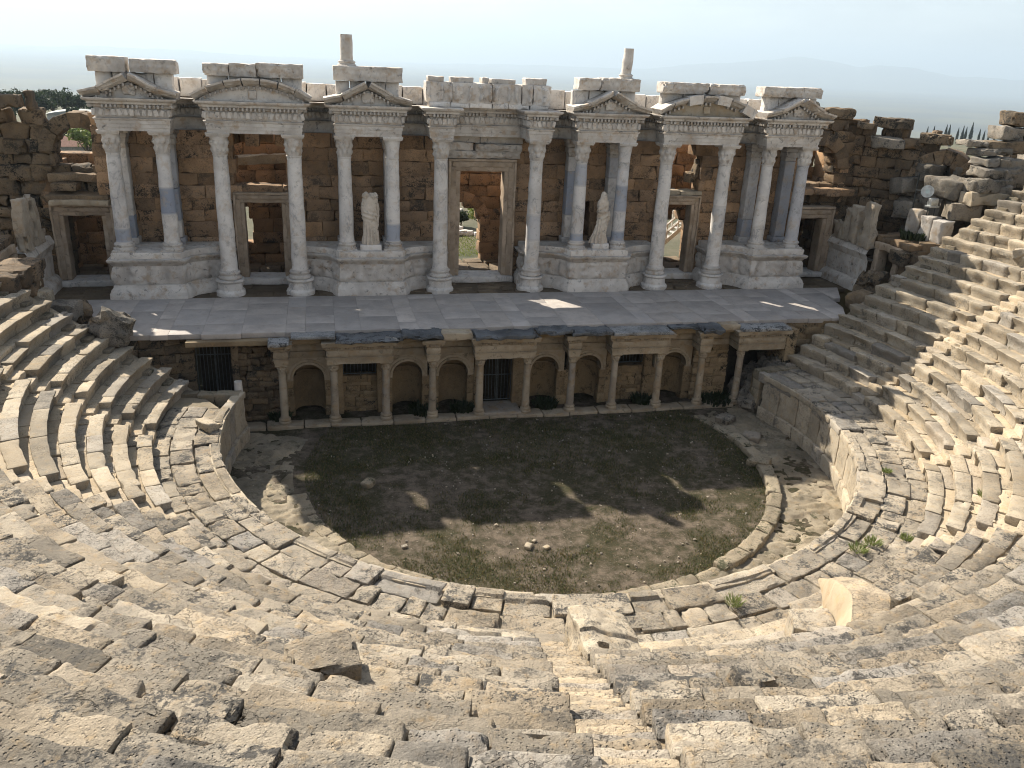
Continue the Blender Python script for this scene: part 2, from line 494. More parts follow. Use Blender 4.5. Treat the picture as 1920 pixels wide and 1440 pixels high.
M['darkslab'] = stone('black weathered cornice slab', (.17, .18, .19), (.075, .08, .085), (.16, .14, .11), lichen=(.03, .032, .034), lich=.6, spk=.4, pit=.9, bstr=.9, white=.6)
M['floor'] = marble('stage marble floor', (.52, .465, .415), (.40, .358, .322), (.30, .27, .25), warm=(.42, .35, .28), grime=.35, veins=.25, bstr=.35, blue=(.36, .37, .39), grim=(.17, .16, .15))

def simple(name, c, rough=.6, metal=0, var=.25, sc_=8, bstr=.2):
    t = NT(name); co = t.coords()
    n = t.noise(co, sc_, 5, .6)
    col = t.mix(t.ss(n, .3, .7), tuple(x * (1 - var) for x in c), tuple(min(1, x * (1 + var)) for x in c))
    m = t.finish(col, rough, n, bstr, .01)
    m.node_tree.nodes['Principled BSDF'].inputs['Metallic'].default_value = metal
    return m
M['iron'] = simple('dark painted iron', (.022, .026, .028), .5, .3)
M['galv'] = simple('galvanised steel', (.42, .44, .44), .4, .8)
M['glass'] = simple('lamp glass', (.42, .50, .50), .08, 0, .15, 3, 0)
M['wood'] = simple('weathered white timber', (.62, .60, .56), .8, 0, .15)
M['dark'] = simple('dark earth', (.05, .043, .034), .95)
M['dirt'] = stone('packed dirt', (.22, .17, .115), (.145, .11, .075), (.21, .145, .08), lich=.35, spk=.5, pit=.5, bstr=.9)
M['leaf'] = simple('olive green leaves', (.055, .085, .025), .7, 0, .5, 3)
M['leafdark'] = simple('dark evergreen leaves', (.022, .04, .018), .75, 0, .45, 2)
M['cypress'] = simple('cypress foliage', (.014, .024, .014), .8, 0, .4, 2)
M['bark'] = simple('bark', (.10, .075, .05), .9, 0, .4, 8, .6)
M['plaster'] = simple('whitewashed wall', (.42, .42, .40), .9)
M['redroof'] = simple('red tile roof', (.22, .115, .085), .85)
M['metalroof'] = simple('pale metal roof', (.26, .28, .27), .6)

def blades_mat(name, cols):
    t = NT(name); co = t.coords()
    c = t.mix(t.blk[0], cols[0], cols[1])
    c = t.mix(t.blk[1], c, cols[2])
    p = t.n('ShaderNodeBsdfPrincipled'); p.inputs['Roughness'].default_value = .7
    t.l(c, p.inputs['Base Color'])
    tr = t.n('ShaderNodeBsdfTranslucent'); t.l(c, tr.inputs[0])
    ms = t.n('ShaderNodeMixShader'); ms.inputs[0].default_value = .3
    t.l(p.outputs[0], ms.inputs[1]); t.l(tr.outputs[0], ms.inputs[2]); t.l(ms.outputs[0], t.out.inputs[0])
    return t.m
M['grass'] = blades_mat('short grass', ((.04, .06, .016), (.09, .105, .03), (.24, .18, .085)))
M['leafb'] = blades_mat('leaf blades', ((.10, .15, .035), (.22, .27, .07), (.3, .27, .12)))
M['leafe'] = blades_mat('evergreen leaf blades', ((.014, .028, .012), (.035, .055, .022), (.06, .07, .03)))
M['cyp'] = blades_mat('cypress leaf blades', ((.010, .018, .010), (.022, .034, .018), (.03, .035, .02)))

def ground_mat():
    t = NT('orchestra ground'); tc = t.n('ShaderNodeTexCoord'); co = tc.outputs['Object']
    n1 = t.noise(co, .34, 6, .6, .5); n2 = t.noise(co, 2.2, 8, .68); n3 = t.noise(co, 30, 5, .7); n4 = t.noise(co, 9, 6, .7)
    gravel = t.mix(t.ss(n2, .35, .65), (.16, .126, .093), (.07, .056, .041))
    turf = t.mix(t.ss(n4, .35, .65), (.027, .031, .011), (.060, .047, .023))
    c = t.mix(t.ss(t.math('ADD', n1, t.math('MULTIPLY', t.math('SUBTRACT', n2, .5), .9)), .34, .66), gravel, turf)
    v = t.n('ShaderNodeTexVoronoi'); v.inputs['Scale'].default_value = 26; t.l(co, v.inputs['Vector'])
    c = t.mix(t.math('MULTIPLY', t.ss(n3, .58, .68), .7), c, (.34, .31, .26))
    c = t.mix(t.math('MULTIPLY', t.ss(n3, .42, .32), .6), c, (.035, .03, .022))
    h = t.math('ADD', t.math('MULTIPLY', n3, 1.0), t.math('MULTIPLY', v.outputs['Distance'], .5))
    h = t.math('ADD', h, n4)
    return t.finish(c, .97, h, .9, .03)
M['ground'] = ground_mat()

def land_mat():
    t = NT('open land'); tc = t.n('ShaderNodeTexCoord'); co = tc.outputs['Object']
    n1 = t.noise(co, .012, 7, .6); n2 = t.noise(co, .15, 8, .65); n3 = t.noise(co, 1.6, 6, .7); n0 = t.noise(co, .0012, 6, .6)
    c = t.mix(t.ss(n2, .38, .62), (.15, .13, .085), (.075, .082, .045))
    c = t.mix(t.ss(n1, .45, .6), c, (.10, .105, .07))
    c = t.mix(t.math('MULTIPLY', t.ss(n3, .6, .7), .7), c, (.28, .26, .22))
    c = t.mix(t.math('MULTIPLY', t.ss(n0, .42, .6), .75), c, (.05, .058, .062))
    return t.finish(c, .97, t.math('ADD', n3, n2), .6, .1)
M['land'] = land_mat()
M['hills'] = simple('hill scrub', (.10, .10, .065), .95, 0, .3, .001, 0)
M['ironl'] = simple('grey iron bars', (.10, .115, .12), .5, .4)
M['tanwall'] = stone('tan masonry', (.36, .275, .17), (.23, .17, .105), (.38, .25, .12), lichen=(.035, .033, .027), lich=.6, spk=.35, pit=.6, bstr=.7)
# ------------------------------------------------------------------ camera, sky, sun
CAM = np.array([-7.557, -37.98, 14.189]); FPX = 1554.1
def cam_axes(yaw=-13.458, pitch=-21.38, roll=2.633):
    y, p, r = R_(yaw), R_(pitch), R_(roll)
    fwd = np.array([math.sin(-y) * math.cos(p), math.cos(y) * math.cos(p), math.sin(p)])
    right = np.array([math.cos(y), math.sin(y), 0]); up = np.cross(right, fwd)
    return math.cos(r) * right + math.sin(r) * up, -math.sin(r) * right + math.cos(r) * up, fwd
CR, CU, CF = cam_axes()
def project(v):
    d = np.asarray(v, float) - CAM; z = d @ CF
    zz = np.where(z > .3, z, .3)
    return np.stack([960 + FPX * (d @ CR) / zz, 720 - FPX * (d @ CU) / zz, z], -1)
def in_view(v, m=200):
    p = project(v); return (p[..., 2] > .6) & (p[..., 0] > -m) & (p[..., 0] < 1920 + m) & (p[..., 1] > -m) & (p[..., 1] < 1440 + m)
cd = bpy.data.cameras.new('camera'); cam = bpy.data.objects.new('camera', cd); COL.objects.link(cam)
cam.matrix_world = Matrix(((CR[0], CU[0], -CF[0], CAM[0]), (CR[1], CU[1], -CF[1], CAM[1]), (CR[2], CU[2], -CF[2], CAM[2]), (0, 0, 0, 1)))
cd.sensor_width = 36; cd.lens = FPX * 36 / 1920; cd.clip_end = 90000; cd.clip_start = .1
sc.camera = cam

SUN = np.array([-.662, 1.074, 1.0]); SUN /= np.linalg.norm(SUN)
EL = math.asin(SUN[2]); AZ = math.atan2(SUN[0], SUN[1])
w = bpy.data.worlds.new('World'); sc.world = w; w.use_nodes = True
nt = w.node_tree; bg = nt.nodes['Background']
sky = nt.nodes.new('ShaderNodeTexSky'); sky.sky_type = 'NISHITA'; sky.sun_disc = False
sky.sun_elevation = EL; sky.sun_rotation = AZ; sky.altitude = 350; sky.dust_density = 1.6; sky.air_density = 1.0; sky.ozone_density = 1.0
hs = nt.nodes.new('ShaderNodeHueSaturation'); hs.inputs['Saturation'].default_value = SKY_SAT; nt.links.new(sky.outputs[0], hs.inputs['Color']); 
tcw = nt.nodes.new('ShaderNodeTexCoord'); mpw = nt.nodes.new('ShaderNodeMapping'); mpw.inputs['Scale'].default_value = (1.6, 1.6, 7); nt.links.new(tcw.outputs['Generated'], mpw.inputs[0])
cn = nt.nodes.new('ShaderNodeTexNoise'); cn.inputs['Scale'].default_value = 2.2; cn.inputs['Detail'].default_value = 8; cn.inputs['Roughness'].default_value = .6; nt.links.new(mpw.outputs[0], cn.inputs['Vector'])
cm = nt.nodes.new('ShaderNodeMapRange'); cm.interpolation_type = 'SMOOTHSTEP'; cm.inputs[1].default_value = .45; cm.inputs[2].default_value = .72; cm.inputs[3].default_value = .93; cm.inputs[4].default_value = 1.22; nt.links.new(cn.outputs['Fac'], cm.inputs[0])
vm = nt.nodes.new('ShaderNodeVectorMath'); vm.operation = 'SCALE'; nt.links.new(hs.outputs[0], vm.inputs[0]); nt.links.new(cm.outputs[0], vm.inputs[3])     # thin streaks of high cloud
nt.links.new(vm.outputs[0], bg.inputs[0]); bg.inputs[1].default_value = SKY_STR
ld = bpy.data.lights.new('sun', 'SUN'); ld.energy = SUN_STR; ld.angle = R_(.53); ld.color = (1, .915, .78)
lo = bpy.data.objects.new('sun', ld); COL.objects.link(lo)
lo.rotation_euler = Vector(SUN).to_track_quat('Z', 'Y').to_euler(); lo.location = (-30, 50, 60)
sc.view_settings.view_transform = 'Standard'; sc.view_settings.look = 'None'
sc.view_settings.exposure = EXPO; sc.view_settings.gamma = 1
sc.render.engine = 'CYCLES'
try:
    sc.cycles.use_denoising = True; sc.cycles.max_bounces = 6; sc.cycles.diffuse_bounces = 1; sc.cycles.glossy_bounces = 2
    sc.cycles.volume_bounces = 0; sc.cycles.transmission_bounces = 2
    sc.cycles.filter_width = 1.05
    sc.cycles.use_adaptive_sampling = True; sc.cycles.adaptive_threshold = .02
except Exception: pass

# haze: one closed box of even air round everything, the sky outside
if HAZE > 0:
    mb = MB(); Lh = 32000
    v, q = np.array([(-Lh, -2000, -300), (Lh, -2000, -300), (Lh, 27000, -300), (-Lh, 27000, -300), (-Lh, -2000, 700), (Lh, -2000, 700), (Lh, 27000, 700), (-Lh, 27000, 700)], float), \
        [(0, 3, 2, 1), (4, 5, 6, 7), (0, 1, 5, 4), (1, 2, 6, 5), (2, 3, 7, 6), (3, 0, 4, 7)]
    mb.add(v, q)
    hm = bpy.data.materials.new('haze'); hm.use_nodes = True; t = hm.node_tree; t.nodes.clear()
    o = t.nodes.new('ShaderNodeOutputMaterial'); pv = t.nodes.new('ShaderNodeVolumePrincipled')
    pv.inputs['Color'].default_value = (.68, .845, 1, 1); pv.inputs['Density'].default_value = HAZE; pv.inputs['Anisotropy'].default_value = 0.2
    t.links.new(pv.outputs[0], o.inputs['Volume'])
    hz = mb.build('haze', hm, smooth=False, org=(0, 0, 0)); hz['kind'] = 'stuff'; hz['label'] = 'pale blue haze filling the air over the plain'

# ------------------------------------------------------------------ dimensions
ST = 3.854; ZP = 5.85; ZC = 10.816
CA, CB1, CB2, CC1, CC2, CD1, CD2 = 2.205, 4.371, 6.449, 8.586, 11.621, 13.887, 15.822
OC = (0.0, -10.7)

def side(s): return 'left' if s < 0 else 'right'

# ------------------------------------------------------------------ columns of the stage front
def capital(mb, cx, cy, z0, z1, r, a, plain=False):
    h = z1 - z0; ab = .16 * h
    def mod(rr, zz, tt):
        k = (zz - z0) / h
        if plain: return 0 * rr
        lo = np.clip(1 - np.abs((k - .22) / .22), 0, 1); hi = np.clip(1 - np.abs((k - .52) / .2), 0, 1)
        return (lo * np.abs(np.cos(tt * 4)) ** .7 * .085 + hi * np.abs(np.sin(tt * 4)) ** .7 * .1 + np.clip(k - .68, 0, 1) * np.abs(np.cos(tt * 2 + PI / 2)) ** 3 * .34) * (r / .33)
    pr = [(r * 1.0, z0)] + [(r * (1.02 + .30 * k ** 2.2), z0 + k * (h - ab)) for k in np.linspace(0.04, 1, 14)]
    lathe(mb, pr, 48, (cx, cy), a, amp=.012 if plain else .03, fr=7, mod=mod)
    # abacus with hollow sides
    n = 40; s = r * 1.62
    pts = []
    for i in range(n):
        th = i / n * 2 * PI
        q = max(abs(math.cos(th)), abs(math.sin(th)))
        rr = s / q * (1 - (.0 if plain else .16) * (1 - abs(math.sin(2 * th)) ** .8))
        pts.append((rr * math.cos(th), rr * math.sin(th)))
    pts = np.array(pts)
    V = []; 
    for z, k in ((z1 - ab, .9), (z1 - ab * .5, .97), (z1 - ab * .4, 1.0), (z1 + .01, 1.0)):
        V.append(np.c_[pts * k + (cx, cy), np.full(n, z)])
    V = np.concatenate(V); V = V + vec3(V * 6 + U(0, 20), 2) * .008
    j = np.arange(n); q = [np.stack([i * n + j, i * n + (j + 1) % n, (i + 1) * n + (j + 1) % n, (i + 1) * n + j], 1) for i in range(3)]
    mb.add(V, np.concatenate(q), a=a)
    for b in (0, 3 * n):
        vv = np.vstack([V[b:b + n], V[b:b + n].mean(0)]); mb.add(vv, t=np.stack([j, (j + 1) % n, np.full(n, n)], 1), a=a)

ATTIC = [(1.34, 0), (1.42, .02), (1.46, .07), (1.42, .13), (1.28, .15), (1.22, .19), (1.25, .24), (1.33, .27), (1.35, .31), (1.30, .36), (1.12, .38), (1.08, .43)]
def column(name, label, X, Y, z0, zt, r, mat, group, bands=(), ped=None, blue=0.0, capmat='carved', plain=False, tn=.55, rt=.86, caph=.9, lean=(0, 0)):
    t = thing(name, label, 'column', (X, Y, z0), group)
    z = z0
    bs = r / .33 * .9
    if ped:
        mb = MB(); zp = ped
        R0 = .60
        pr = [(R0 * 1.12, z0 - .05), (R0 * 1.12, z0 + .14), (R0 * 1.04, z0 + .19), (R0 * .94, z0 + .23), (R0 * .93, zp - .36), (R0 * 1.0, zp - .32), (R0 * 1.08, zp - .28), (R0 * 1.08, zp - .20)]
        sub = []
        for p, q in zip(pr[:-1], pr[1:]):
            for k in np.linspace(0, 1, 4)[:-1]: sub.append((p[0] + (q[0] - p[0]) * k, p[1] + (q[1] - p[1]) * k))
        sub.append(pr[-1])
        def oct_(rr, zz, tt):
            th = (tt + PI / 8) % (PI / 4) - PI / 8
            return rr * (math.cos(PI / 8) / np.cos(th) - 1) + 0
        lathe(mb, sub, 40, (X, Y), (tn, blue * .3, U(0, 1)), amp=.025, fr=3, mod=oct_)
        mb.build('pedestal', M['marble'], t)
        z = zp - .2
    mb = MB()
    pl = [(1.5 * r, z)] if not ped else []
    lathe(mb, [(r * k, z + h * bs) for k, h in ATTIC], 32, (X, Y), (tn - .05, blue * .5, U(0, 1)), amp=.015, fr=4)
    if not ped: box(mb, X - r * 1.45, X + r * 1.45, Y - r * 1.45, Y + r * 1.45, z - .1, z + .06, a=(tn - .1, 0, U(0, 1)), amp=.01)
    mb.build('base', M['carved'], t)
    zs = z + .43 * bs; zc = zt - caph
    mb = MB()
    k = np.linspace(0, 1, 34)
    ent = r * (1.0 + (rt - 1.0) * np.clip((k - .12) / .88, 0, 1) ** 1.25)
    pr = [(r * 1.08, zs - .005), (r * 1.03, zs + .05)] + [(e, zs + .08 + kk * (zc - .14 - zs)) for e, kk in zip(ent, k)] + [(r * rt * 1.04, zc - .05), (r * rt * 1.09, zc - .02), (r * rt * 1.09, zc + .01)]
    # drum joints, coloured repair drums
    def af(zz):
        kk = (zz - zs) / (zc - zs)
        for lo, hi, tt, bb in bands:
            if lo <= kk <= hi: return (tt, bb, .3 + lo)
        return (tn, blue, .11)
    lathe(mb, pr, 36, (X, Y), amp=.016, fr=2.2, af=af, lean=lean)
    mb.build('shaft', M[mat], t)
    mb = MB(); capital(mb, X + lean[0] * (zc - zs), Y, zc, zt, r * rt, (tn - .05, blue if plain else 0, U(0, 1)), plain)
    mb.build('capital', M['marble' if plain else capmat], t)
    return t

G1 = 'marble columns of the stage front'
cols = [
 (-CD2, 0, None, 'streaked marble column with slate-blue foot, at the extreme left corner of the stage front', [(0, .16, .5, .75), (.16, .97, .50, .12)], 0.05, False),
 (-CD1, 0, None, 'marble column with a blue-grey drum halfway up, under the leftmost triangular gable', [(.33, .62, .42, .9), (.62, 1, .5, .15)], 0, False),
 (-CC2, 1, None, 'tall white column left of the doorway under the arched gable with an unbroken crown', [], 0, False),
 (-CC1, 1, None, 'tall white column right of the doorway under the arched gable with an unbroken crown', [(0, .3, .48, 0)], 0, False),
 (-CB2, 0, None, 'slim white column on the left of the headless statue', [], .05, False),
 (-CB1, 0, None, 'slim white column right of the headless statue, with a plain smooth capital', [(0, .22, .5, .75)], .05, True),
 (-CA, 1, None, 'stout marble column at the left jamb of the tall central doorway', [(0, .45, .48, 0)], 0, False),
 (CA, 1, None, 'stout marble column at the right jamb of the tall central doorway', [(.28, .5, .5, .35)], 0.05, False),
 (CB1, 0, None, 'marble column with a blue top drum, left of the veiled statue', [(.72, .98, .5, .6), (0, .1, .5, .8)], .08, False),
 (CB2, 0, None, 'pale blue and white column right of the veiled statue, with a plain smooth capital', [(.38, .7, .46, .75), (0, .12, .5, .9), (.7, .9, .62, .3)], .2, True),
 (CC1, 1, None, 'tall veined column left of the doorway under the patched arched gable', [(0, .35, .5, 0)], .02, False),
 (CC2, 1, None, 'tall veined column right of the doorway under the patched arched gable', [(.35, .6, .55, .15)], .02, False),
 (CD1, 0, None, 'mottled marble column on the inner side under the rightmost triangular gable', [(.6, 1, .55, .1)], 0, False),
 (CD2, 0, None, 'smooth bluish column at the extreme right corner of the stage front', [(0, 1, .55, .4)], .35, False),
]
for X, p, _, lab, bands, bl, plain in cols:
    if p: column('tall_column', lab, X, 0, ST, ZC, .345, 'marble', G1, bands, 4.75, bl, plain=plain, tn=U(.48, .6))
    else: column('column', lab, X, 0, ZP, ZC, .315, 'marble', G1, bands, None, bl, plain=plain, tn=U(.48, .6))

def pilaster(X, Y, label, z0, zt, w, tn, bl, bands=()):
    t = thing('pilaster', label, 'pilaster', (X, Y, z0), 'square pilasters behind the columns')
    mb = MB(); box(mb, X - w * .68, X + w * .68, Y - w * .68, Y + .3, z0, z0 + .28, amp=.012, a=(tn, bl, .2)); mb.build('base', M['carved'], t)
    mb = MB(); zz = z0 + .27
    for zt_, tt, bb in list(bands) + [(zt - .85, tn, bl)]:
        box(mb, X - w / 2, X + w / 2, Y - w / 2, Y + .3, zz, zt_ + .005, res=.3, amp=.012, chip=.03, a=(tt, bb, U(0, 1))); zz = zt_
    mb.build('shaft', M['marble'], t)
    mb = MB(); h = .86
    for k, (o, hh) in enumerate(((0, .2), (.05, .25), (.10, .2), (.18, .21))):
        box(mb, X - w / 2 - o, X + w / 2 + o, Y - w / 2 - o, Y + .3, zt - h, zt - h + hh + .01, amp=.03, fr=6, a=(tn - .1, 0, U(0, 1))); h -= hh
    mb.build('capital', M['carved'], t)
for X, lab, tn, bl, b in [
  (-CD2, 'beige pilaster with a blue foot, behind the far left corner column', .5, 0, [(7.1, .45, .9)]),
  (-CD1, 'grey-blue pilaster behind the column with a blue drum halfway up', .36, .5, [(6.9, .5, 0), (8.3, .38, .8)]),
  (-CB2, 'dark pilaster half hidden behind the column left of the headless statue', .3, .2, []),
  (-CB1, 'narrow pale pilaster edge behind the column right of the headless statue', .45, .1, []),
  (CB1, 'bright blue-grey pilaster behind the column left of the veiled statue', .5, .2, [(7.2, .5, 0), (9.3, .55, .85)]),
  (CB2, 'patchwork pilaster of beige and blue pieces, right of the veiled statue', .45, .5, [(8.0, .5, 0), (9.0, .35, .1)]),
  (CD1, 'grey pilaster behind the mottled column under the rightmost gable', .42, .25, [(7.0, .45, .8)]),
  (CD2, 'dark grey pilaster behind the smooth bluish column at the right corner', .36, .6, [])]:
    pilaster(X, 1.45, lab, ZP, ZC, .56, tn, bl, b)

# ------------------------------------------------------------------ podiums
def podium(s, x0, x1, wing0, wing1, label):
    """x0<x1: front block; wing0 / wing1: x where the hollow wings end (None = straight back)"""
    t = thing('podium', label, 'podium', ((x0 + x1) / 2, .3, ST), 'carved podiums between the doorways')
    def wing(xa, xb, n=9):
        P = []
        for i in range(n + 1):
            k = i / n * PI / 2
            P.append((xa + (xb - xa) * (1 - math.cos(k)), -.34 + 1.0 * math.sin(k)))
        return P
    L = [(wing0, 1.7)] + wing(x0 - .12, wing0)[::-1] if wing0 is not None else [(x0 - .02, 1.7)]
    Rr = wing(x1 + .12, wing1) + [(wing1, 1.7)] if wing1 is not None else [(x1 + .02, 1.7)]
    path = L + [(x0, -.56), (x1, -.56)] + Rr
    def part(nm, mat, prof, tn, capT=True, amp=.01):
        mb = MB(); sweep(mb, path, prof, .2, (tn, 0, U(0, 1)), amp=amp, capT=capT); return mb.build(nm, M[mat], t)
    part('base_moulding', 'carved', [(.24, ST - .03), (.24, ST + .26), (.21, ST + .30), (.17, ST + .42), (.10, ST + .50), (.08, ST + .58), (.02, ST + .60)], .55)
    # carved die: fine grid with relief figures
    mb = MB()
    P = np.array(resample(path, .07)); N = offset_path(P); zs = np.linspace(ST + .59, ST + 1.42, 12)
    V = np.zeros((len(P), 12, 3))
    for k, z in enumerate(zs):
        V[:, k, :2] = P; V[:, k, 2] = z
    v = V.reshape(-1, 3)
    u = np.repeat(np.cumsum(np.r_[0, np.linalg.norm(np.diff(P, axis=0), axis=1)]), 12)
    rel = np.clip(np.sin(u * 9 + 2.2 * vnoise(np.c_[u * 1.3, v[:, 2], v[:, 0] * 0 + x0], 4)) * .5 + .5 + .7 * vnoise(np.c_[u * 5, v[:, 2] * 6, v[:, 0] * 0 + x0]), 0, 1.3)
    kz = (v[:, 2] - ST - .59) / .83; env = np.clip(np.minimum(kz, 1 - kz) * 8, 0, 1)
    v[:, :2] += np.repeat(N, 12, 0) * (rel * env * .10)[:, None]
    i = np.arange(len(P) - 1); q = np.concatenate([np.stack([i * 12 + k, (i + 1) * 12 + k, (i + 1) * 12 + k + 1, i * 12 + k + 1], 1) for k in range(11)])
    mb.add(v, q, a=(.5, 0, U(0, 1))); mb.build('carved_panel', M['carved'], t)
    part('cornice', 'carved', [(.0, ST + 1.40), (.06, ST + 1.45), (.10, ST + 1.54), (.17, ST + 1.58), (.22, ST + 1.66), (.22, ST + 1.70), (.06, ST + 1.72)], .42, amp=.018)
    part('plinth_course', 'carved', [(.04, ST + 1.70), (.05, ST + 1.95), (.02, ST + 1.99)], .58, amp=.014)
    # plinth blocks under the two columns
    mb = MB()
    return t
podium(-1, -16.25, -13.5, None, -11.6, 'leftmost carved marble podium carrying two streaked columns beside the side doorway')
podium(-1, -6.80, -4.02, -8.65, -1.95, 'carved marble podium under the headless statue, with hollow curved wings')
podium(1, 4.02, 6.80, 1.95, 8.65, 'figured marble podium under the veiled statue, with hollow curved wings')
podium(1, 13.5, 16.25, 11.6, None, 'rightmost pale marble podium carrying the bluish corner column')

# ------------------------------------------------------------------ entablatures, gables and attics
ARCH = [(.0, 0), (.0, .13), (.025, .135), (.025, .28), (.05, .285), (.05, .41), (.10, .46), (.11, .50), (.03, .51)]
FRZ = [(.0, .50), (.02, .52), (.05, .62), (.06, .72), (.03, .84), (.0, .90)]
CRN = [(.02, .89), (.08, .93), (.09, 1.0), (.22, 1.04), (.24, 1.13), (.34, 1.16), (.40, 1.24), (.40, 1.28)]
def entab(t, path, tn=.5, capB=True, scale=1.0, mats=('carved', 'carved', 'carved'), z0=ZC, amp=.012, dent=True, dz=1.0):
    for nm, pr, mt, cb in (('architrave', ARCH, mats[0], capB), ('frieze', FRZ, mats[1], False), ('cornice', CRN, mats[2], False)):
        mb = MB(); sweep(mb, path, [(o * scale, z0 + z * dz) for o, z in pr], .16, (tn + U(-.06, .06), 0, U(0, 1)), amp=amp, capT=True, capB=cb, fr=4)
        if nm == 'frieze':     # scroll relief, a chain of bosses
            P = np.array(resample(path, .24)); N = offset_path(P)
            for k in range(1, len(P) - 1):
                c = P[k] + N[k] * (.05 * scale); hh = .3 * dz
                v, Q, _ = rbox(.17, .09, hh * .9, .06, .045)
                ang = math.atan2(N[k][1], N[k][0]) + PI / 2
                v = v @ rotm(0, U(-.4, .4), ang).T + vec3(v * 9 + U(0, 30)) * .012 + np.array([c[0], c[1], z0 + .72 * dz])
                mb.add(v, Q, a=(tn + U(-.12, .1), 0, U(0, 1)))
        if nm == 'cornice' and dent:
            P = np.array(resample(path, .17)); N = offset_path(P)
            for k in range(1, len(P) - 1):
                if random.random() < .12: continue
                c = P[k] + N[k] * (.15 * scale)
                ang = math.atan2(N[k][1], N[k][0]) + PI / 2
                v, Q, _ = rbox(.085, .16 * scale, .13 * dz, .1, .02)
                v = v @ rotm(0, 0, ang).T + np.array([c[0], c[1], z0 + .965 * dz])
                mb.add(v, Q, a=(tn - .2, 0, U(0, 1)))
        mb.build(nm, M[mt], t)

def blocks_row(mb, x0, x1, y0, y1, z0, z1, n, tn=.5, gap=.015, dz=.04, amp=.02, tilt=.01, chip=.06):
    xs = np.linspace(x0, x1, n + 1); xs[1:-1] += rng.uniform(-.12, .12, n - 1) * (x1 - x0) / n
    for a, b in zip(xs[:-1], xs[1:]):
        box(mb, a + gap, b - gap, y0 + U(-.03, .03), y1, z0, z1 + U(-dz, dz), res=.12, r=.03, amp=amp, fr=3.5, chip=chip, rot=(0, U(-tilt, tilt), 0), a=(tn + U(-.12, .12), 0, U(0, 1)))

def carved_block(mb, x0, x1, y0, y1, z0, z1, tn=.45, rel=.06, lip=.07, seed=0):
    """attic cornice block: leaf band below a projecting top lip"""
    v, Q, edge = rbox(x1 - x0, y1 - y0, z1 - z0, .07, .025, 60)
    h = (z1 - z0) / 2; k = (v[:, 2] + h) / (2 * h)
    front = v[:, 1] < 0
    v[:, 1] -= front * (np.clip(k - .15, 0, 1) * lip * 1.3)
    v[:, 0] *= 1 + np.clip(k - .3, 0, 1) * lip * .15
    leaf = np.abs(np.sin((v[:, 0] + seed) * 9)) ** 2 * np.clip(1 - np.abs(k - .42) * 3.2, 0, 1)
    v[:, 1] -= front * leaf * rel * 1.6
    egg = (np.sin((v[:, 0] + seed) * 38) > 0) * np.clip(1 - np.abs(k - .82) * 9, 0, 1)
    v[:, 1] -= front * egg * .05
    v = v + vec3(v * 4 + seed + 7, 2) * .022
    ch = np.clip(vnoise(v * 2.2 + seed * 3, 9) - .25, 0, 1) * (edge >= 2) * .16
    v -= np.sign(v) * ch[:, None]
    mb.add(v + np.array([(x0 + x1) / 2, (y0 + y1) / 2, (z0 + z1) / 2]), Q, a=(tn, 0, U(0, 1)))

YF = -.40       # front face of the projecting entablatures
def tri_gable(t, x0, x1, zb, zt, tn, broken=None):
    xm = (x0 + x1) / 2; k = .30
    # tympanum
    mb = MB()
    n = 14
    pts = [(x0 + .35, zb), (x1 - .35, zb), (xm, zt - .3)]
    V = [(x, YF - .02, z) for x, z in pts] + [(x, .5, z) for x, z in pts]
    mb.add(V, [(0, 3, 4, 1), (1, 4, 5, 2), (2, 5, 3, 0)], [(0, 1, 2), (3, 5, 4)], a=(tn, 0, .3))
    v, Q, _ = rbox(.5, .14, .4, .06, .1); v += vec3(v * 8 + x0) * .03; mb.add(v + np.array([xm, YF - .05, zb + (zt - zb) * .36]), Q, a=(tn, 0, .2))
    mb.build('tympanum', M['carved'], t)
    prof = [(-.02, .5), (-.02, YF - .05), (.06, YF - .14), (.09, YF - .30), (.17, YF - .36), (.22, YF - .50), (.30, YF - .52), (.30, .5)]
    hw = (x1 - x0) / 2
    for sgn in (-1, 1):          # raised middle gable with its own short rakes
        mb = MB(); A = (xm + sgn * hw * .56, zb + .20); B = (xm, zt - .22)
        pr2 = [(n_, y_ - .14) if y_ < 1 else (n_, y_) for n_, y_ in prof]
        sweep_xz(mb, [A, B] if A[0] < B[0] else [B, A], pr2, .12, (tn + U(-.08, .08), 0, U(0, 1)), amp=.02)
        for j in range(1, 6):
            kk = j / 6; v, Q, _ = rbox(.085, .16, .12, .1, .02)
            mb.add(v + np.array([A[0] + (xm - A[0]) * kk, YF - .22, A[1] + (B[1] - A[1]) * kk - .10]), Q, a=(tn - .22, 0, U(0, 1)))
        mb.build('raking_cornice', M['carved'], t)
    for sgn in (-1, 1):
        mb = MB(); xe = x0 - .02 if sgn < 0 else x1 + .02
        cuts = [(0, .62)]
        if broken and sgn == broken[0]: cuts = broken[1]
        for ca, cb in cuts:
            sl = (zt - .50 - zb); A = (xe + (xm - xe) * ca, zb - .03 + sl * ca); B = (xe + (xm - xe) * cb, zb - .03 + sl * cb)
            sweep_xz(mb, [A, B] if A[0] < B[0] else [B, A], prof, .12, (tn + U(-.1, .1), 0, U(0, 1)), amp=.018)
        # dentils under the rake
        L = math.dist((xe, zb), (xm, zt - .33)); nn = int(L / .17)
        for j in range(2, nn):
            kk = j / nn; ok = any(a <= kk <= b for a, b in cuts)
            if not ok or random.random() < .15: continue
            v, Q, _ = rbox(.085, .16, .12, .1, .02)
            mb.add(v + np.array([xe + (xm - xe) * kk, YF - .10, zb - .09 + (zt - .53 - zb) * kk - .02]), Q, a=(tn - .22, .0, U(0, 1)))
        mb.build('raking_cornice', M['carved'], t)

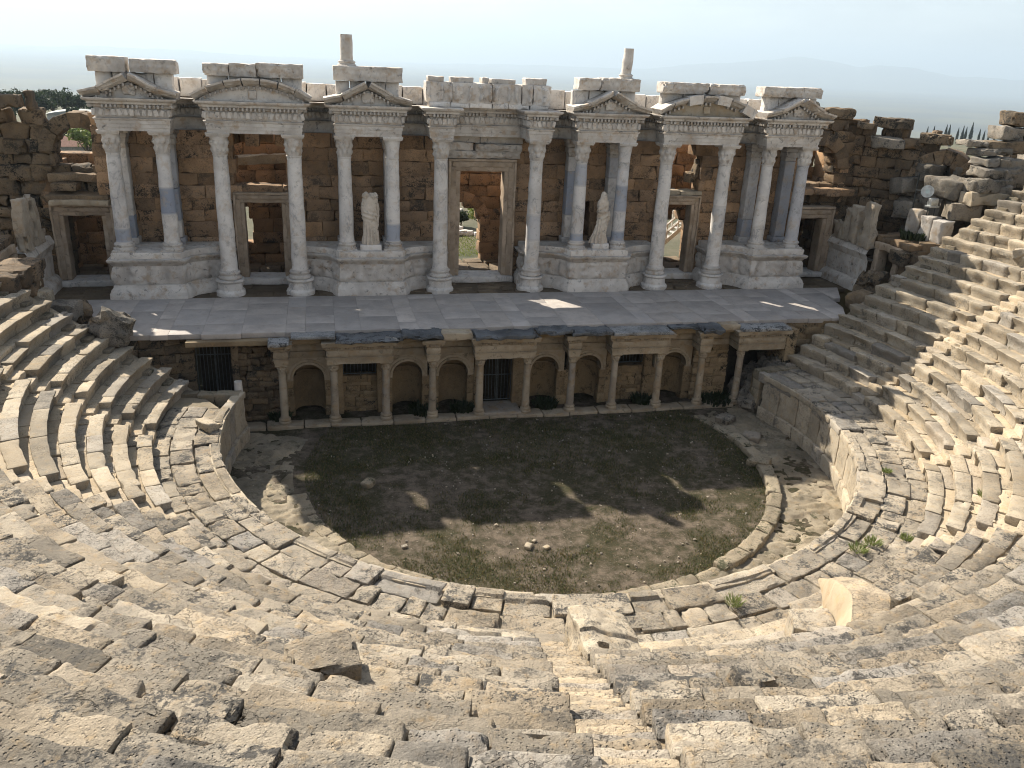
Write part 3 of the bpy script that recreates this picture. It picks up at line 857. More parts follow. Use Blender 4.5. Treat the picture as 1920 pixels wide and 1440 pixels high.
def arc_gable(t, x0, x1, zb, zt, tn, patched=False):
    xm = (x0 + x1) / 2; hw = (x1 - x0) / 2; rise = zt - .3 - zb
    Rr = (hw * hw + rise * rise) / (2 * rise); zc = zb + rise - Rr; a0 = math.asin(hw / Rr)
    n = 26
    arc = [(xm + Rr * math.sin(a), zc + Rr * math.cos(a)) for a in np.linspace(-a0, a0, n)]
    mb = MB()
    V = [(x, YF - .02, z) for x, z in arc] + [(x, .5, z) for x, z in arc]
    T = [(0, i, i + 1) for i in range(1, n - 1)]
    mb.add(V, [(i, n + i, n + i + 1, i + 1) for i in range(n - 1)], [t_[::-1] for t_ in T], a=(tn + .05, 0, .3))
    v, Q, _ = rbox(.34, .12, .34, .05, .11); mb.add(v + np.array([xm, YF - .03, zb + rise * .45]), Q, a=(tn, 0, .2))
    mb.build('tympanum', M['cream' if patched else 'carved'], t)
    prof = [(-.02, .5), (-.02, YF - .05), (.06, YF - .14), (.09, YF - .30), (.17, YF - .36), (.22, YF - .50), (.30, YF - .52), (.30, .5)]
    plain = [(-.06, .5), (-.06, YF - .40), (.34, YF - .46), (.34, .5)]
    segs = 7
    for k in range(segs):
        mb = MB(); a, b = -a0 + 2 * a0 * k / segs, -a0 + 2 * a0 * (k + 1) / segs - .008
        pp = [(xm + Rr * math.sin(q), zc + Rr * math.cos(q)) for q in np.linspace(a, b, 6)]
        pl = patched and k in (2, 4, 6)
        sweep_xz(mb, pp, plain if pl else prof, .12, (tn + (.12 if pl else U(-.1, .1)), 0, U(0, 1)), amp=.006 if pl else .02)
        if not pl:
            for q in np.linspace(a, b, 4)[:-1]:
                v, Q, _ = rbox(.085, .16, .12, .1, .02)
                mb.add(v + np.array([xm + (Rr - .08) * math.sin(q), YF - .1, zc + (Rr - .08) * math.cos(q)]), Q, a=(tn - .22, 0, U(0, 1)))
        mb.build('arched_cornice', M['marble' if pl else 'carved'], t)

GA = 'gabled entablatures over the column pairs'
def aedicula(kind, x0, x1, label, tn=.5, attic=None, low=None, patched=False, broken=None):
    t = thing('gabled_entablature', label, 'gable', ((x0 + x1) / 2, .4, ZC), GA)
    entab(t, [(x0, .6), (x0, YF), (x1, YF), (x1, .6)], tn)
    zb = ZC + 1.27
    if kind == 'tri': tri_gable(t, x0 - .36, x1 + .36, zb, 13.0, tn, broken)
    else: arc_gable(t, x0 - .36, x1 + .36, zb, 13.02, tn, patched)
    xm = (x0 + x1) / 2
    mb = MB(); blocks_row(mb, low[0], low[1], -.05, .35, zb, 13.05, 4, tn); mb.build('attic_wall', M['marble'], t)
    for (a, b, zt) in attic:
        mb = MB(); carved_block(mb, a, b, -.42, .38, 13.05, zt, tn - .02, seed=a); mb.build('attic_cornice_block', M['carved'], t)
    return t
aedicula('tri', -16.2, -13.45, 'triangular gable with a split left slope at the far left end of the stage front', .47,
         [(-16.28, -14.88, 13.62), (-14.72, -12.98, 13.57)], (-16.15, -13.2), broken=(-1, [(.0, .38), (.43, .62)]))
aedicula('arc', -12.02, -8.2, 'arched gable with an unbroken mossy crown over the left side doorway', .48,
         [(-11.98, -10.98, 13.52), (-10.95, -9.92, 13.55), (-9.9, -8.05, 13.6)], (-11.9, -8.1))
aedicula('tri', -6.82, -4.0, 'triangular gable above the headless statue, bearing a tall broken column stub', .5,
         [(-6.82, -3.95, 13.64)], (-6.75, -4.05), broken=(-1, [(.0, .42)]))
aedicula('tri', 4.0, 6.82, 'triangular gable above the veiled statue, bearing a leaning column stub', .52,
         [(3.85, 4.88, 13.55), (4.9, 6.75, 13.58)], (3.7, 6.7))
aedicula('arc', 8.2, 12.02, 'arched gable patched with smooth new blocks over the right side doorway', .5,
         [(7.85, 10.1, 13.52), (10.14, 11.95, 13.52)], (8.0, 11.95), patched=True)
aedicula('tri', 13.45, 16.2, 'triangular gable at the far right end of the stage front', .5,
         [(12.9, 13.95, 13.5), (13.98, 15.95, 13.52)], (13.2, 15.95))

# centre bay
t = thing('central_entablature', 'marble entablature with a frieze of carved figures over the tall central doorway', 'entablature', (0, .6, ZC))
entab(t, [(-2.75, 1.75), (-2.75, YF), (-1.72, YF), (-1.62, 1.0), (1.62, 1.0), (1.72, YF), (2.75, YF), (2.75, 1.75)], .5)
mb = MB(); blocks_row(mb, -2.75, 2.75, .28, 1.5, ZC + 1.27, ZC + 1.5, 6, .6); mb.build('plinth_course', M['marble'], t)
mb = MB()
for a, b in ((-2.85, -1.72), (-1.70, .05), (.08, 1.42), (1.45, 1.95), (1.97, 2.8)):
    v, Q, edge = rbox(b - a, 1.0, .86, .05, .03, 60)
    fr = v[:, 1] < -.2
    fig = np.clip(np.sin((v[:, 0] + a) * 13 + 2 * vnoise(np.c_[v[:, 0] * 3, v[:, 2] * 2, v[:, 0] * 0 + a])) + .3 * vnoise(v * 9), 0, 1) * np.clip((.36 - np.abs(v[:, 2])) * 9, 0, 1)
    v[:, 1] -= fr * fig * .16
    v += vec3(v * 3 + a, 2) * .02
    mb.add(v + np.array([(a + b) / 2, .3 + .5 + U(-.03, .03), ZC + 1.46 + .43]), Q, a=(.58 + U(-.08, .08), 0, U(0, 1)))
mb.build('relief_frieze', M['carved'], t)
for a, b, zt, dx in ((-2.75, -2.05, 13.36, 0), (-1.75, -.75, 13.36, .02), (-.35, -.05, 13.38, 0), (.05, 1.15, 13.34, 0), (1.62, 2.6, 13.42, 0)):
    mb = MB(); v, Q, e = rbox(b - a, .7, zt - 13.09, .08, .04)
    v[:, 0] *= 1 + (v[:, 2] / .3) * .09
    v += vec3(v * 4 + a) * .02
    mb.add(v + np.array([(a + b) / 2, .75, (zt + 13.09) / 2]), Q, a=(.42, 0, U(0, 1))); mb.build('crown_block', M['carved'], t)

# broken column stubs on top
def stub(X, Y, z0, z1, r, label, lean):
    t = thing('column_stub', label, 'column stub', (X, Y, z0), 'column stubs on the skyline')
    mb = MB(); lathe(mb, [(r * k, z0 + h * .55) for k, h in ATTIC], 28, (X, Y), (.55, 0, .3), amp=.012); box(mb, X - r * 1.4, X + r * 1.4, Y - r * 1.4, Y + r * 1.4, z0 - .03, z0 + .06, a=(.5, 0, .4)); mb.build('base', M['carved'], t)
    mb = MB(); ks = np.linspace(0, 1, 10)
    lathe(mb, [(r * (1 - .08 * k), z0 + .22 + k * (z1 - z0 - .22)) for k in ks], 28, (X, Y), (.55, 0, .3), amp=.02, lean=lean); mb.build('shaft', M['carved'], t)
stub(-6.24, .15, 13.62, 14.86, .27, 'grey column stub on the gable over the headless statue', (.0, .0))
stub(6.22, .15, 13.56, 14.86, .24, 'pinkish leaning column stub on the gable over the veiled statue', (.05, 0))

# recessed entablature and low attic between the gables
gaps = [(-13.45, -12.02, 'recessed entablature between the leftmost gable and the unbroken arched gable'), (-8.2, -6.82, 'recessed entablature between the unbroken arched gable and the headless statue bay'),
        (-4.0, -2.75, 'recessed entablature left of the central figure frieze'), (2.75, 4.0, 'recessed entablature right of the central figure frieze'),
        (6.82, 8.2, 'recessed entablature between the veiled statue bay and the patched arched gable'), (12.02, 13.45, 'recessed entablature between the patched arched gable and the rightmost gable')]
for a, b, lab in gaps:
    t = thing('recessed_entablature', lab, 'entablature', ((a + b) / 2, 1.4, ZC), 'recessed entablatures between the gables')
    xm = (a + b) / 2; w_ = (b - a)
    entab(t, [(a - .25, .75), (a + .12 * w_, 1.05), (a + .35 * w_, 1.25), (b - .35 * w_, 1.25), (b - .12 * w_, 1.05), (b + .25, .75)], .42, capB=True, scale=.8)
    mb = MB(); blocks_row(mb, a - .7, b + .7, 1.55, 2.0, ZC + 1.28, 12.88 + U(-.04, .04), 3, .6); mb.build('attic_wall', M['marble'], t)
# ------------------------------------------------------------------ back wall of the stage
def tw(s, z): return (U(.2, .75), max(0, U(-.35, .6)), U(0, 1))
def frame(x0, x1, z0, z1, w, y, label, depth=.5, tn=.45, name='door_frame', mat='doorstone', hood=True, group='carved door frames in the back wall'):
    """x0..x1, z0..z1 is the opening"""
    t = thing(name, label, 'door frame', ((x0 + x1) / 2, y, z0), group)
    def bar(nm, a, b, c, d, tn_):
        mb = MB()
        for k, (i, dd) in enumerate(((0, 0), (.33, .05), (.66, .10))):
            pass
        box(mb, a, b, y, y + depth, c, d, res=.14, amp=.012, chip=.04, a=(tn_, 0, U(0, 1)))
        # raised fascia on the outer part
        return mb, nm
    for sgn in (-1, 1):
        xi = x0 if sgn < 0 else x1; xo = xi + sgn * w
        mb, nm = bar('jamb', min(xi, xo), max(xi, xo), z0, z1 + .0, tn + U(-.06, .06))
        box(mb, min(xi + sgn * w * .35, xo - sgn * .03), max(xi + sgn * w * .35, xo - sgn * .03), y - .05, y + .1, z0, z1 + w * .34, res=.1, amp=.02, fr=7, a=(tn - .08, 0, U(0, 1)))
        box(mb, min(xi + sgn * w * .8, xo), max(xi + sgn * w * .8, xo), y - .10, y + .1, z0, z1 + w * .8, res=.15, amp=.01, a=(tn + .05, 0, U(0, 1)))
        mb.build('jamb', M[mat], t)
    mb = MB()
    box(mb, x0 - w, x1 + w, y + .003, y + depth, z1, z1 + w, res=.14, amp=.012, chip=.04, a=(tn, 0, U(0, 1)))
    box(mb, x0 - w * .67, x1 + w * .67, y - .055, y + .1, z1 + w * .35, z1 + w * .78, res=.08, amp=.03, fr=7, a=(tn - .06, 0, U(0, 1)))
    box(mb, x0 - w, x1 + w, y - .10, y + .1, z1 + w * .80, z1 + w, res=.15, amp=.012, a=(tn + .05, 0, U(0, 1)))
    mb.build('lintel', M[mat], t)
    mb = MB(); box(mb, x0 - w, x1 + w, y - .25, y + depth + .3, ST - .02, z0, res=.3, amp=.015, a=(.5, .1, U(0, 1))); mb.build('threshold', M['marble'], t)
    return t
YB = 1.8
M['doorstone'] = marble('carved door marble', (.56, .44, .325), (.36, .275, .195), (.22, .17, .12), warm=(.42, .30, .18), grime=.65, veins=.1, bstr=.8, grim=(.09, .08, .066), warmth=.6)
f = frame(-1.06, 1.06, 4.15, 9.18, .58, YB - .25, 'tall carved marble frame of the central doorway', .75)
mb = MB(); carved_block(mb, -1.78, 1.78, YB - .32, YB + .6, 9.78, 10.14, .42, seed=2); blocks_row(mb, -1.78, -.5, YB - .36, YB + .6, 10.14, 10.5, 1, .5, dz=.01, gap=.004); carved_block(mb, -.42, 1.8, YB - .5, YB + .6, 10.14, 10.46, .36, seed=5)
blocks_row(mb, -1.9, 1.9, YB - .22, YB + .6, 10.46, 10.85, 2, .5, gap=.004, dz=.01); mb.build('overdoor', M['carved'], f)
frame(-10.93, -9.30, 4.15, 7.6, .48, YB - .1, 'weathered door frame under the unbroken arched gable, open to the ruins behind', .7, .36)
frame(9.42, 10.93, 4.15, 7.66, .46, YB - .1, 'weathered door frame under the patched arched gable, a cracked lintel on top', .7, .40)
frame(-18.55, -17.0, 4.1, 6.98, .5, YB - .05, 'brown door frame at the far left end, a bare stone ledge above it', .7, .3)
frame(17.15, 18.6, 4.1, 6.98, .62, YB - .05, 'brown door frame at the far right end, opening into blackness', .7, .34)

def mask_back(s, z):
    x = s - 17.0
    if abs(x) > 15.9 and z > 11.6: return False
    if abs(x) < 1.3 and z < 9.6: return False
    if -11.25 < x < -8.98:
        if z < 7.95: return not (-11.2 < x < -9.05)
        if 8.2 < z < 10.45 + .25 * math.sin(x * 5): return False
    if -10.85 < x < -10.05 and z > 11.3: return False
    if -6.25 < x < -5.55 and z > 11.3: return False
    if 9.15 < x < 11.25:
        if z < 7.95: return not (9.2 < x < 11.15)
        if z > 8.05:
            zc = 9.55; r = 1.05
            if (x - 10.3) ** 2 + max(0, z - zc) ** 2 < r * r: return False
    if 5.2 < x < 5.55 and 6.2 < z < 7.6: return False
    return True
mb = MB()
masonry(mb, (-17.0, YB), (17.0, YB), ST - .1, 12.78, .95, mask_back, ch=(.5, .72), bl=(.8, 1.9), res=.22, amp=.03, r=.016, jit=.02, tf=tw, chip=.09)
top(mb, 'back_wall', M['travertine'], 'long brown travertine block wall behind the marble columns', 'wall')

# vaulted corridor behind: rear wall with ragged openings, floor
def mask_rear(s, z):
    x = s - 20
    if x < .72 and x > -1.7:
        if z < 5.9 + 0 and x < .72: return False
        if (x + .49) ** 2 + (z - 5.9) ** 2 < 1.21 ** 2: return False
    if -11.6 < x < -10.95 and 5.2 < z < 6.6 - abs(x + 11.25) * 1.2: return False
    if 11.2 < x < 12.7 and 3.9 < z < 6.7 - abs(x - 11.9) * 1.1: return False
    if z > 11.3 + .8 * math.sin(x * .9) * math.sin(x * 2.3 + 1) + (.5 if abs(x + 10) < 2.5 else 0): return False
    if -4.2 < x < .6 and z > 10.9: return False
    if -21 < x < -15.5 and z > 8.9: return False
    if x > 13 and z > 10.2: return False
    return True
mb = MB()
masonry(mb, (-20, 5.6), (20, 5.6), 3.2, 12.3, .9, mask_rear, ch=(.5, .7), bl=(.7, 1.5), res=.35, amp=.03, r=.04, jit=.05, tf=tw, chip=.08)
voussoirs(mb, -.49, 5.9, 1.2, 1.75, 5.5, 6.55, 9, tf=lambda: tw(0, 0))
top(mb, 'rear_wall', M['travertine'], 'broken outer wall seen through the doorways, with an arched exit in the middle', 'wall')
mb = MB()
for x in np.arange(-19.5, 20, 1.05):
    for y in np.arange(2.7, 6.4, .95):
        block(mb, (x + U(-.1, .1), y, 3.82 + U(-.06, .04)), (U(.8, 1.05), .93, .3), res=.3, amp=.03, rot=(U(-.03, .03), U(-.03, .03), U(-.1, .1)))
top(mb, 'corridor_floor', M['dirt'], kind='structure', label=None, cat=None)
# cross walls of the corridor keep the side rooms dark
k = 0
for x, zt, lab in ((-19.6, 9.0, 'brown cross wall at the left end of the corridor'), (19.8, 10.5, 'brown cross wall at the right end of the corridor'), (15.9, 11.2, 'brown cross wall closing the dark room behind the right end door'),
              (7.0, 11.0, 'brown cross wall in the corridor left of the patched gable door'), (-7.2, 11.2, 'brown cross wall in the corridor right of the unbroken gable door')):
    mb = MB(); masonry(mb, (x, 5.4), (x, 2.8), 3.6, zt, .6, ch=(.5, .7), bl=(.7, 1.4), res=.4, amp=.03, tf=tw)
    top(mb, 'cross_wall', M['travertine'], lab, 'wall', 'cross walls of the corridor')
# ceiling slab over the right end room (its doorway is black in shade)
mb = MB()
for x in np.arange(16.3, 20.2, .8): box(mb, x, x + .79, 1.9, 5.9, 8.1 + U(0, .1), 8.5, res=.4, amp=.03, a=tw(0, 0))
top(mb, 'vault_roof', M['travertine'], 'rough stone roof slabs over the black room behind the right end door', 'roof slab')
# sunlit beam across the upper opening of the left side doorway
for X, z, L, lab in ((-10.1, 9.25, 2.6, 'long sunlit stone beam in the opening above the left side doorway'),):
    mb = MB(); block(mb, (X, 4.3, z), (L, .7, .42), res=.2, amp=.05, rot=(0, -.06, 0)); top(mb, 'stone_beam', M['seat'], lab, 'stone beam')
mb = MB(); blocks_row(mb, 9.0, 11.5, YB - .02, YB + .9, 8.12, 8.34, 2, .5, tilt=.03); top(mb, 'lintel_slab', M['seat'], 'cracked sunlit slab lying on the door frame under the patched gable', 'slab')
mb = MB(); block(mb, (11.05, 2.5, 8.95), (.5, .55, .55), res=.12, amp=.09, chip=.1); block(mb, (11.3, 2.4, 9.4), (.35, .5, .9), res=.12, amp=.08, rot=(0, .15, 0))
top(mb, 'rubble_pillar', M['rubble'], 'ragged sunlit stump of masonry in the arched opening on the right', 'masonry stump')

mb = MB()
for k in range(5): block(mb, (-12.9 + k * .75, 3.25, 11.3 + U(-.05, .05)), (.78, 1.0, 2.3), res=.3, amp=.06, a=tw(0, 0))
top(mb, 'sun_blocker', M['travertine'], 'added unseen masonry mass blocking sun behind the left side doorway', 'sun blocker')  # unseen mass, put in to stop sun coming through the upper left opening
# ------------------------------------------------------------------ ruined wings either side
def dk(s=0, z=0): return (U(.15, .6), max(0, U(-.3, .5)), U(0, 1))
def mask_lw(s, z):
    x = s - 31.0
    if (x + 17.75) ** 2 + max(0, z - 9.62) ** 2 < 1.0 and z > 8.75: return False
    if -18.7 < x < -16.9 and z < 7.3: return False
    top_ = 11.25 + .12 * math.sin(x * 7) if x > -19.3 else 11.35 + .5 * math.sin(x * 1.9) + .25 * math.sin(x * 5.1)
    if x < -20.9: top_ = 12.6 + .7 * math.sin(x * 1.7) + .3 * math.sin(x * 4.1)
    if -19.1 < x < -16.5 and z > 10.9: return False
    return z < top_
mb = MB()
masonry(mb, (-31.0, 2.7), (-16.4, 2.7), 3.7, 13.6, 1.0, mask_lw, ch=(.45, .75), bl=(.55, 1.5), res=.16, amp=.08, r=.06, jit=.13, tf=dk, chip=.2)
voussoirs(mb, -17.75, 9.62, 1.0, 1.62, 2.55, 3.75, 9, tf=dk, amp=.035)
for x0, x1, z, dep in ((-19.1, -16.7, 8.72, .5), (-18.9, -17.9, 8.35, .9), (-19.1, -16.6, 7.9, 1.25)):
    box(mb, x0, x1, 2.75 - dep, 3.2, z - .35, z, res=.2, amp=.04, chip=.1, a=(.62, .3, U(0, 1)))
top(mb, 'ruined_wing_wall', M['rubble'], 'dark ruined wing wall on the far left with a round arch open to the trees', 'wall', 'ruined wing walls')
mb = MB(); box(mb, -18.95, -16.55, 1.35, 2.4, 7.48, 7.72, res=.15, amp=.02, a=(.6, 0, .5)); top(mb, 'stone_ledge', M['cream'], 'pale stone ledge above the far left door frame', 'ledge')

def mask_rw(s, z):
    x = 16.4 + s
    if (x - 18.25) ** 2 + max(0, z - 9.5) ** 2 < 1.15 ** 2 and z > 8.55: return False
    if 17.1 < x < 18.7 and z < 7.3: return False
    return z < 12.25 - (x - 16.4) * .12 + .22 * math.sin(x * 4.3)
mb = MB()
masonry(mb, (16.4, 2.75), (20.6, 2.75), 3.7, 12.4, 1.0, mask_rw, ch=(.45, .6), bl=(.55, 1.2), res=.2, amp=.05, r=.05, jit=.08, tf=dk, chip=.12)
voussoirs(mb, 18.25, 9.5, 1.15, 1.85, 2.55, 3.8, 9, tf=dk, amp=.035)
top(mb, 'ruined_wing_wall', M['wingstone'], 'brown wing wall beside the rightmost gable with a broken arch in it', 'wall', 'ruined wing walls')
def mask_rw2(s, z):
    if s > 4.0 and (s - 5.0) ** 2 + max(0, z - 9.3) ** 2 < .75 ** 2 and z > 8.6: return False
    return z < 11.9 - s * .12 + .28 * math.sin(s * 3.1) - (1.0 if s > 4.6 else 0)
mb = MB(); a0, a1 = (19.9, 3.1), (24.3, -1.2)
masonry(mb, a0, a1, 3.9, 12.0, 1.1, mask_rw2, ch=(.45, .62), bl=(.6, 1.3), res=.2, amp=.05, r=.05, jit=.10, tf=dk, chip=.12)
dvec = np.array([a1[0] - a0[0], a1[1] - a0[1]]); dvec /= np.linalg.norm(dvec); nv = np.array([dvec[1], -dvec[0]])
def tow(v):
    o = v.copy(); s = v[:, 0]; y = v[:, 1]
    o[:, 0] = a0[0] + dvec[0] * s - nv[0] * y; o[:, 1] = a0[1] + dvec[1] * s - nv[1] * y; return o
voussoirs(mb, 5.0, 9.3, .8, 1.55, -.15, 1.2, 8, f=tow, tf=lambda: (.62, .1, U(0, 1)), amp=.04)
top(mb, 'ruined_wing_wall', M['wingstone'], 'big-block brown wall stepping down toward the right seats, a small arch at its end', 'wall', 'ruined wing walls')

# side walls of the stage (marble-faced), mirrored left and right
def side_wall(s, label, slabs, glab):
    X = 19.25 * s
    t = thing('side_wall', label, 'wall', (X, 0, ST), 'marble side walls of the stage')
    path = [(X, -1.75), (X, 1.75)] if s < 0 else [(X, 1.75), (X, -1.75)]
    # outward must face the stage: right of the direction
    if s > 0: path = [(X, 1.75), (X, -1.75)]
    else: path = [(X, -1.75), (X, 1.75)]
    mb = MB(); sweep(mb, path, [(.30, ST - .03), (.30, ST + .3), (.22, ST + .42), (.10, ST + .52), (.02, ST + .56), (-.5, ST + .56)], .2, (.4, 0, .3), amp=.012, capT=False); mb.build('base_moulding', M['carved'], t)
    mb = MB(); sweep(mb, path, [(.0, ST + .5), (.02, ST + 1.62), (-.6, ST + 1.62)], .2, (.45, 0, .5), amp=.02, capT=False); mb.build('carved_panel', M['carved'], t)
    mb = MB(); sweep(mb, path, [(.02, ST + 1.60), (.10, ST + 1.68), (.14, ST + 1.85), (.20, ST + 1.95), (.12, ST + 2.1), (.04, ST + 2.25), (-.6, ST + 2.25)], .2, (.45, 0, .6), amp=.02, capT=False); mb.build('ledge', M['carved'], t)
    for y0, y1, z1, dx, tl in slabs:
        mb = MB(); box(mb, X - .2 + dx, X + .2 + dx, y0, y1, ST + 2.22, z1, res=.09, r=.03, amp=.07, fr=2, chip=.3, rot=(tl, 0, 0), a=(.5 + U(-.1, .1), .1, U(0, 1))); mb.build('upright_slab', M['cream'], t)
    return t
side_wall(1, 'marble-faced side wall at the right end of the stage with jagged upright slabs', [(.75, 1.6, 6.95, .1, 0), (.05, .72, 7.75, .1, 0), (-.62, .05, 8.0, 0, .02), (-1.7, -1.0, 8.3, 0, -.03), (-1.05, -.55, 6.9, .1, 0)], None)
side_wall(-1, 'marble-faced side wall at the left end of the stage with notched upright slabs', [(.3, 1.1, 6.6, -.1, 0), (-.35, .3, 8.1, 0, .02), (-1.0, -.3, 7.2, -.1, 0), (-1.7, -1.0, 8.2, 0, 0)], None)
# small side doorways beyond
def small_door(s, label):
    X = 19.75 * s
    t = thing('side_doorway', label, 'doorway', (X, -2.7, ST), 'small side doorways')
    mb = MB(); box(mb, X - .28, X + .3, -2.12, -1.76, ST, 6.15, res=.12, amp=.015, chip=.05, a=(.5, 0, .2)); mb.build('jamb', M['doorstone'], t)
    mb = MB(); box(mb, X - .26, X + .3, -3.62, -3.25, ST, 6.15, res=.12, amp=.015, chip=.05, a=(.45, 0, .4)); mb.build('jamb', M['doorstone'], t)
    mb = MB(); box(mb, X - .32, X + .3, -3.75, -1.78, 6.15, 6.52, res=.12, amp=.015, chip=.06, a=(.42, 0, .2)); mb.build('lintel', M['doorstone'], t)
    mb = MB()
    for x0, x1, y0, y1 in ((2.1, 2.5, -4.2, -1.0), (.3, 2.2, -2.0, -1.6), (.3, 2.2, -4.2, -3.62)):
        box(mb, *sorted((X + s * x0, X + s * x1)), y0, y1, ST - .3, 6.5, res=.4, amp=.02, a=(.25, 0, U(0, 1)))
    mb.build('inner_wall', M['rubble'], t)
    mb = MB(); box(mb, *sorted((X - s * .2, X + s * 2.4)), -4.2, -1.5, ST - .4, ST + .02, res=.4, amp=.02, a=(.25, 0, U(0, 1))); mb.build('threshold', M['rubble'], t)
    mb = MB()
    for k in range(4): box(mb, *sorted((X - s * .18, X + s * 2.5)), -4.1 + k * .68, -3.43 + k * .68, 6.5, 6.78 + U(-.05, .05), res=.2, amp=.04, chip=.1, a=(.4, .2, U(0, 1)))
    mb.build('roof_slab', M['wingstone'], t)
    mb = MB(); masonry(mb, (X - s * .1, -3.6), (X - s * .1, -6.6), ST - .4, 6.35, 1.6, None, ch=(.45, .7), bl=(.7, 1.4), res=.15, amp=.06, r=.05, jit=.12, tf=dk, chip=.15) if s < 0 else masonry(mb, (X - .1, -3.6), (X - .1, -6.6), ST - .4, 6.35, 1.6, lambda q, z: z < 6.4 - max(0, q - 1.2) * .5, ch=(.45, .7), bl=(.7, 1.4), res=.15, amp=.06, r=.05, jit=.12, tf=dk, chip=.15)
    mb.build('flank_masonry', M['wingstone'], t)
small_door(1, 'small black side doorway between the right side wall and the seats')
small_door(-1, 'small side doorway with a grey cornice at the left picture edge')

def loose(name, c, s, label, mat='seat', rot=(0, 0, 0), amp=.05, group='loose stone blocks', r=.05, chip=.16, tn=None, res=.1, cat='stone block'):
    mb = MB(); block(mb, c, s, res=res, r=r, amp=amp, fr=2.2, chip=chip, rot=rot, a=tn or (U(.4, .6), U(0, .25), U(0, 1)))
    return top(mb, name, M[mat], label, cat, group)
# right wing: stones, lamp, plants
loose('stone_block', (20.9, -2.55, 7.55), (.55, .7, 1.35), 'tall broken upright stone with brown rough face beside the lamp', 'cream', (0, .05, .3))
loose('stone_block', (21.1, -3.3, 7.45), (.7, .65, 1.15), 'squared white marble block, left one of the pair under the lamp', 'carved', tn=(.15, .0, .4), rot=(0, 0, .25), r=.02, amp=.015)
loose('stone_block', (21.25, -4.0, 7.42), (.75, .62, 1.05), 'squared white marble block, right one of the pair under the lamp', 'carved', tn=(.1, 0, .7), rot=(.03, 0, .2), r=.02, amp=.015)
loose('boulder', (18.55, -3.45, 4.6), (1.35, 1.2, 1.6), 'big mossy brown boulder at the right corner of the stage floor', 'rubble', (.1, .1, .5), amp=.22, r=.3, group='boulders at the ends of the stage', cat='boulder')
loose('boulder', (17.2, -4.6, 4.25), (1.1, .9, .9), 'low dark boulder where the right seats meet the stage', 'rubble', (.1, .1, .2), amp=.14, r=.2, group='boulders at the ends of the stage', cat='boulder')
loose('boulder', (-15.2, -6.25, 4.35), (1.5, .9, 1.1), 'jagged grey boulder on the left corner of the stage, rising to a point', 'greyrock', (.1, .5, .3), amp=.2, r=.25, group='boulders at the ends of the stage', cat='boulder')
loose('boulder', (-17.1, -3.9, 4.2), (1.1, .9, .9), 'rounded mossy boulder at the left edge of the stage floor', 'rubble', (.1, .2, .3), amp=.16, r=.25, group='boulders at the ends of the stage', cat='boulder')
mb = MB()
for k in range(11): block(mb, (U(19.6, 23.5), U(-5.5, -2.0), U(5.4, 6.5)), (U(.8, 1.4), U(.8, 1.2), U(.6, .9)), res=.18, amp=.06, rot=(U(-.1, .1), U(-.1, .1), U(0, 1)), a=dk())
masonry(mb, (20.2, -3.9), (22.6, -6.2), 4.4, 6.9, 1.2, None, ch=(.5, .7), bl=(.8, 1.4), res=.2, amp=.05, tf=dk)
top(mb, 'rubble_bank', M['rubble'], 'bank of brown blocks below the marble pair at the right end of the seats', 'rubble')
def plant(X, Y, Z, n, h, label, spread=.4, group='green plants on the ruins', mat='leafb', cat='plant', name='plant', tilt=.5, wd=.02):
    t = MB()
    V = []; F = []
    for i in range(n):
        a = U(0, 2 * PI); rr = spread * math.sqrt(random.random()); l = h * U(.5, 1.1)
        bx, by = X + rr * math.cos(a), Y + rr * math.sin(a)
        tx, ty = bx + math.cos(a) * l * tilt * U(.2, 1.2), by + math.sin(a) * l * tilt * U(.2, 1.2)
        b = U(0, 2 * PI); w_ = wd * U(.7, 1.4); dx, dy = math.cos(b) * w_, math.sin(b) * w_
        mx, my = bx * .5 + tx * .5, by * .5 + ty * .5
        t.add([(bx - dx, by - dy, Z), (bx + dx, by + dy, Z), (mx + dx, my + dy, Z + l * .65), (mx - dx, my - dy, Z + l * .65), (tx, ty, Z + l * U(.75, 1))], [(0, 1, 2, 3)], [(3, 2, 4)], a=(U(0, 1), U(0, .35), 0))
    return top(t, name, M[mat], label, cat, group, smooth=False)
plant(20.6, -3.0, 6.85, 260, .5, 'bushy dark plant on the small right doorway roof', .6, mat='leafe', wd=.035)
plant(21.9, -4.9, 6.95, 120, .4, 'green plant at the foot of the right marble block', .35)

# floodlight
t = thing('floodlight', 'round floodlight on a bracket above the marble blocks at right', 'floodlight', (20.9, -2.8, 8.2))
mb = MB(); tube(mb, [(20.85, -2.2, 6.9), (20.75, -2.25, 9.9)], .035, 8); tube(mb, [(20.75, -2.2, 9.75), (20.1, -2.3, 9.72)], .02, 6); tube(mb, [(20.75, -2.25, 9.1), (21.0, -2.75, 9.15)], .03, 6); mb.build('post', M['iron'], t)
ax = np.array([-.55, -.75, .1]); ax /= np.linalg.norm(ax); c0 = np.array([21.0, -2.75, 9.12])
def dish(pr, mat, nm, par=None):
    mb = MB(); lathe(mb, pr, 28, (0, 0))
    m = np.array(Vector(ax).to_track_quat('Z', 'Y').to_matrix())
    mb.V = [v @ m.T + c0 for v in mb.V]; return mb.build(nm, M[mat], par or t)
hs_ = dish([(.08, -.34), (.12, -.30), (.16, -.12), (.25, .02), (.29, .06), (.29, .09), (.27, .09)], 'galv', 'housing')
dish([(.262, .075), (.255, .084), (.1, .09), (.02, .092)], 'glass', 'lens', hs_)
mb = MB(); box(mb, 20.95, 21.35, -3.25, -2.95, 8.5, 8.85, r=.02, amp=0, chip=0); box(mb, 20.88, 21.42, -3.28, -2.92, 8.42, 8.5, r=.01, amp=0, chip=0); mb.build('ballast_box', M['galv'], t)
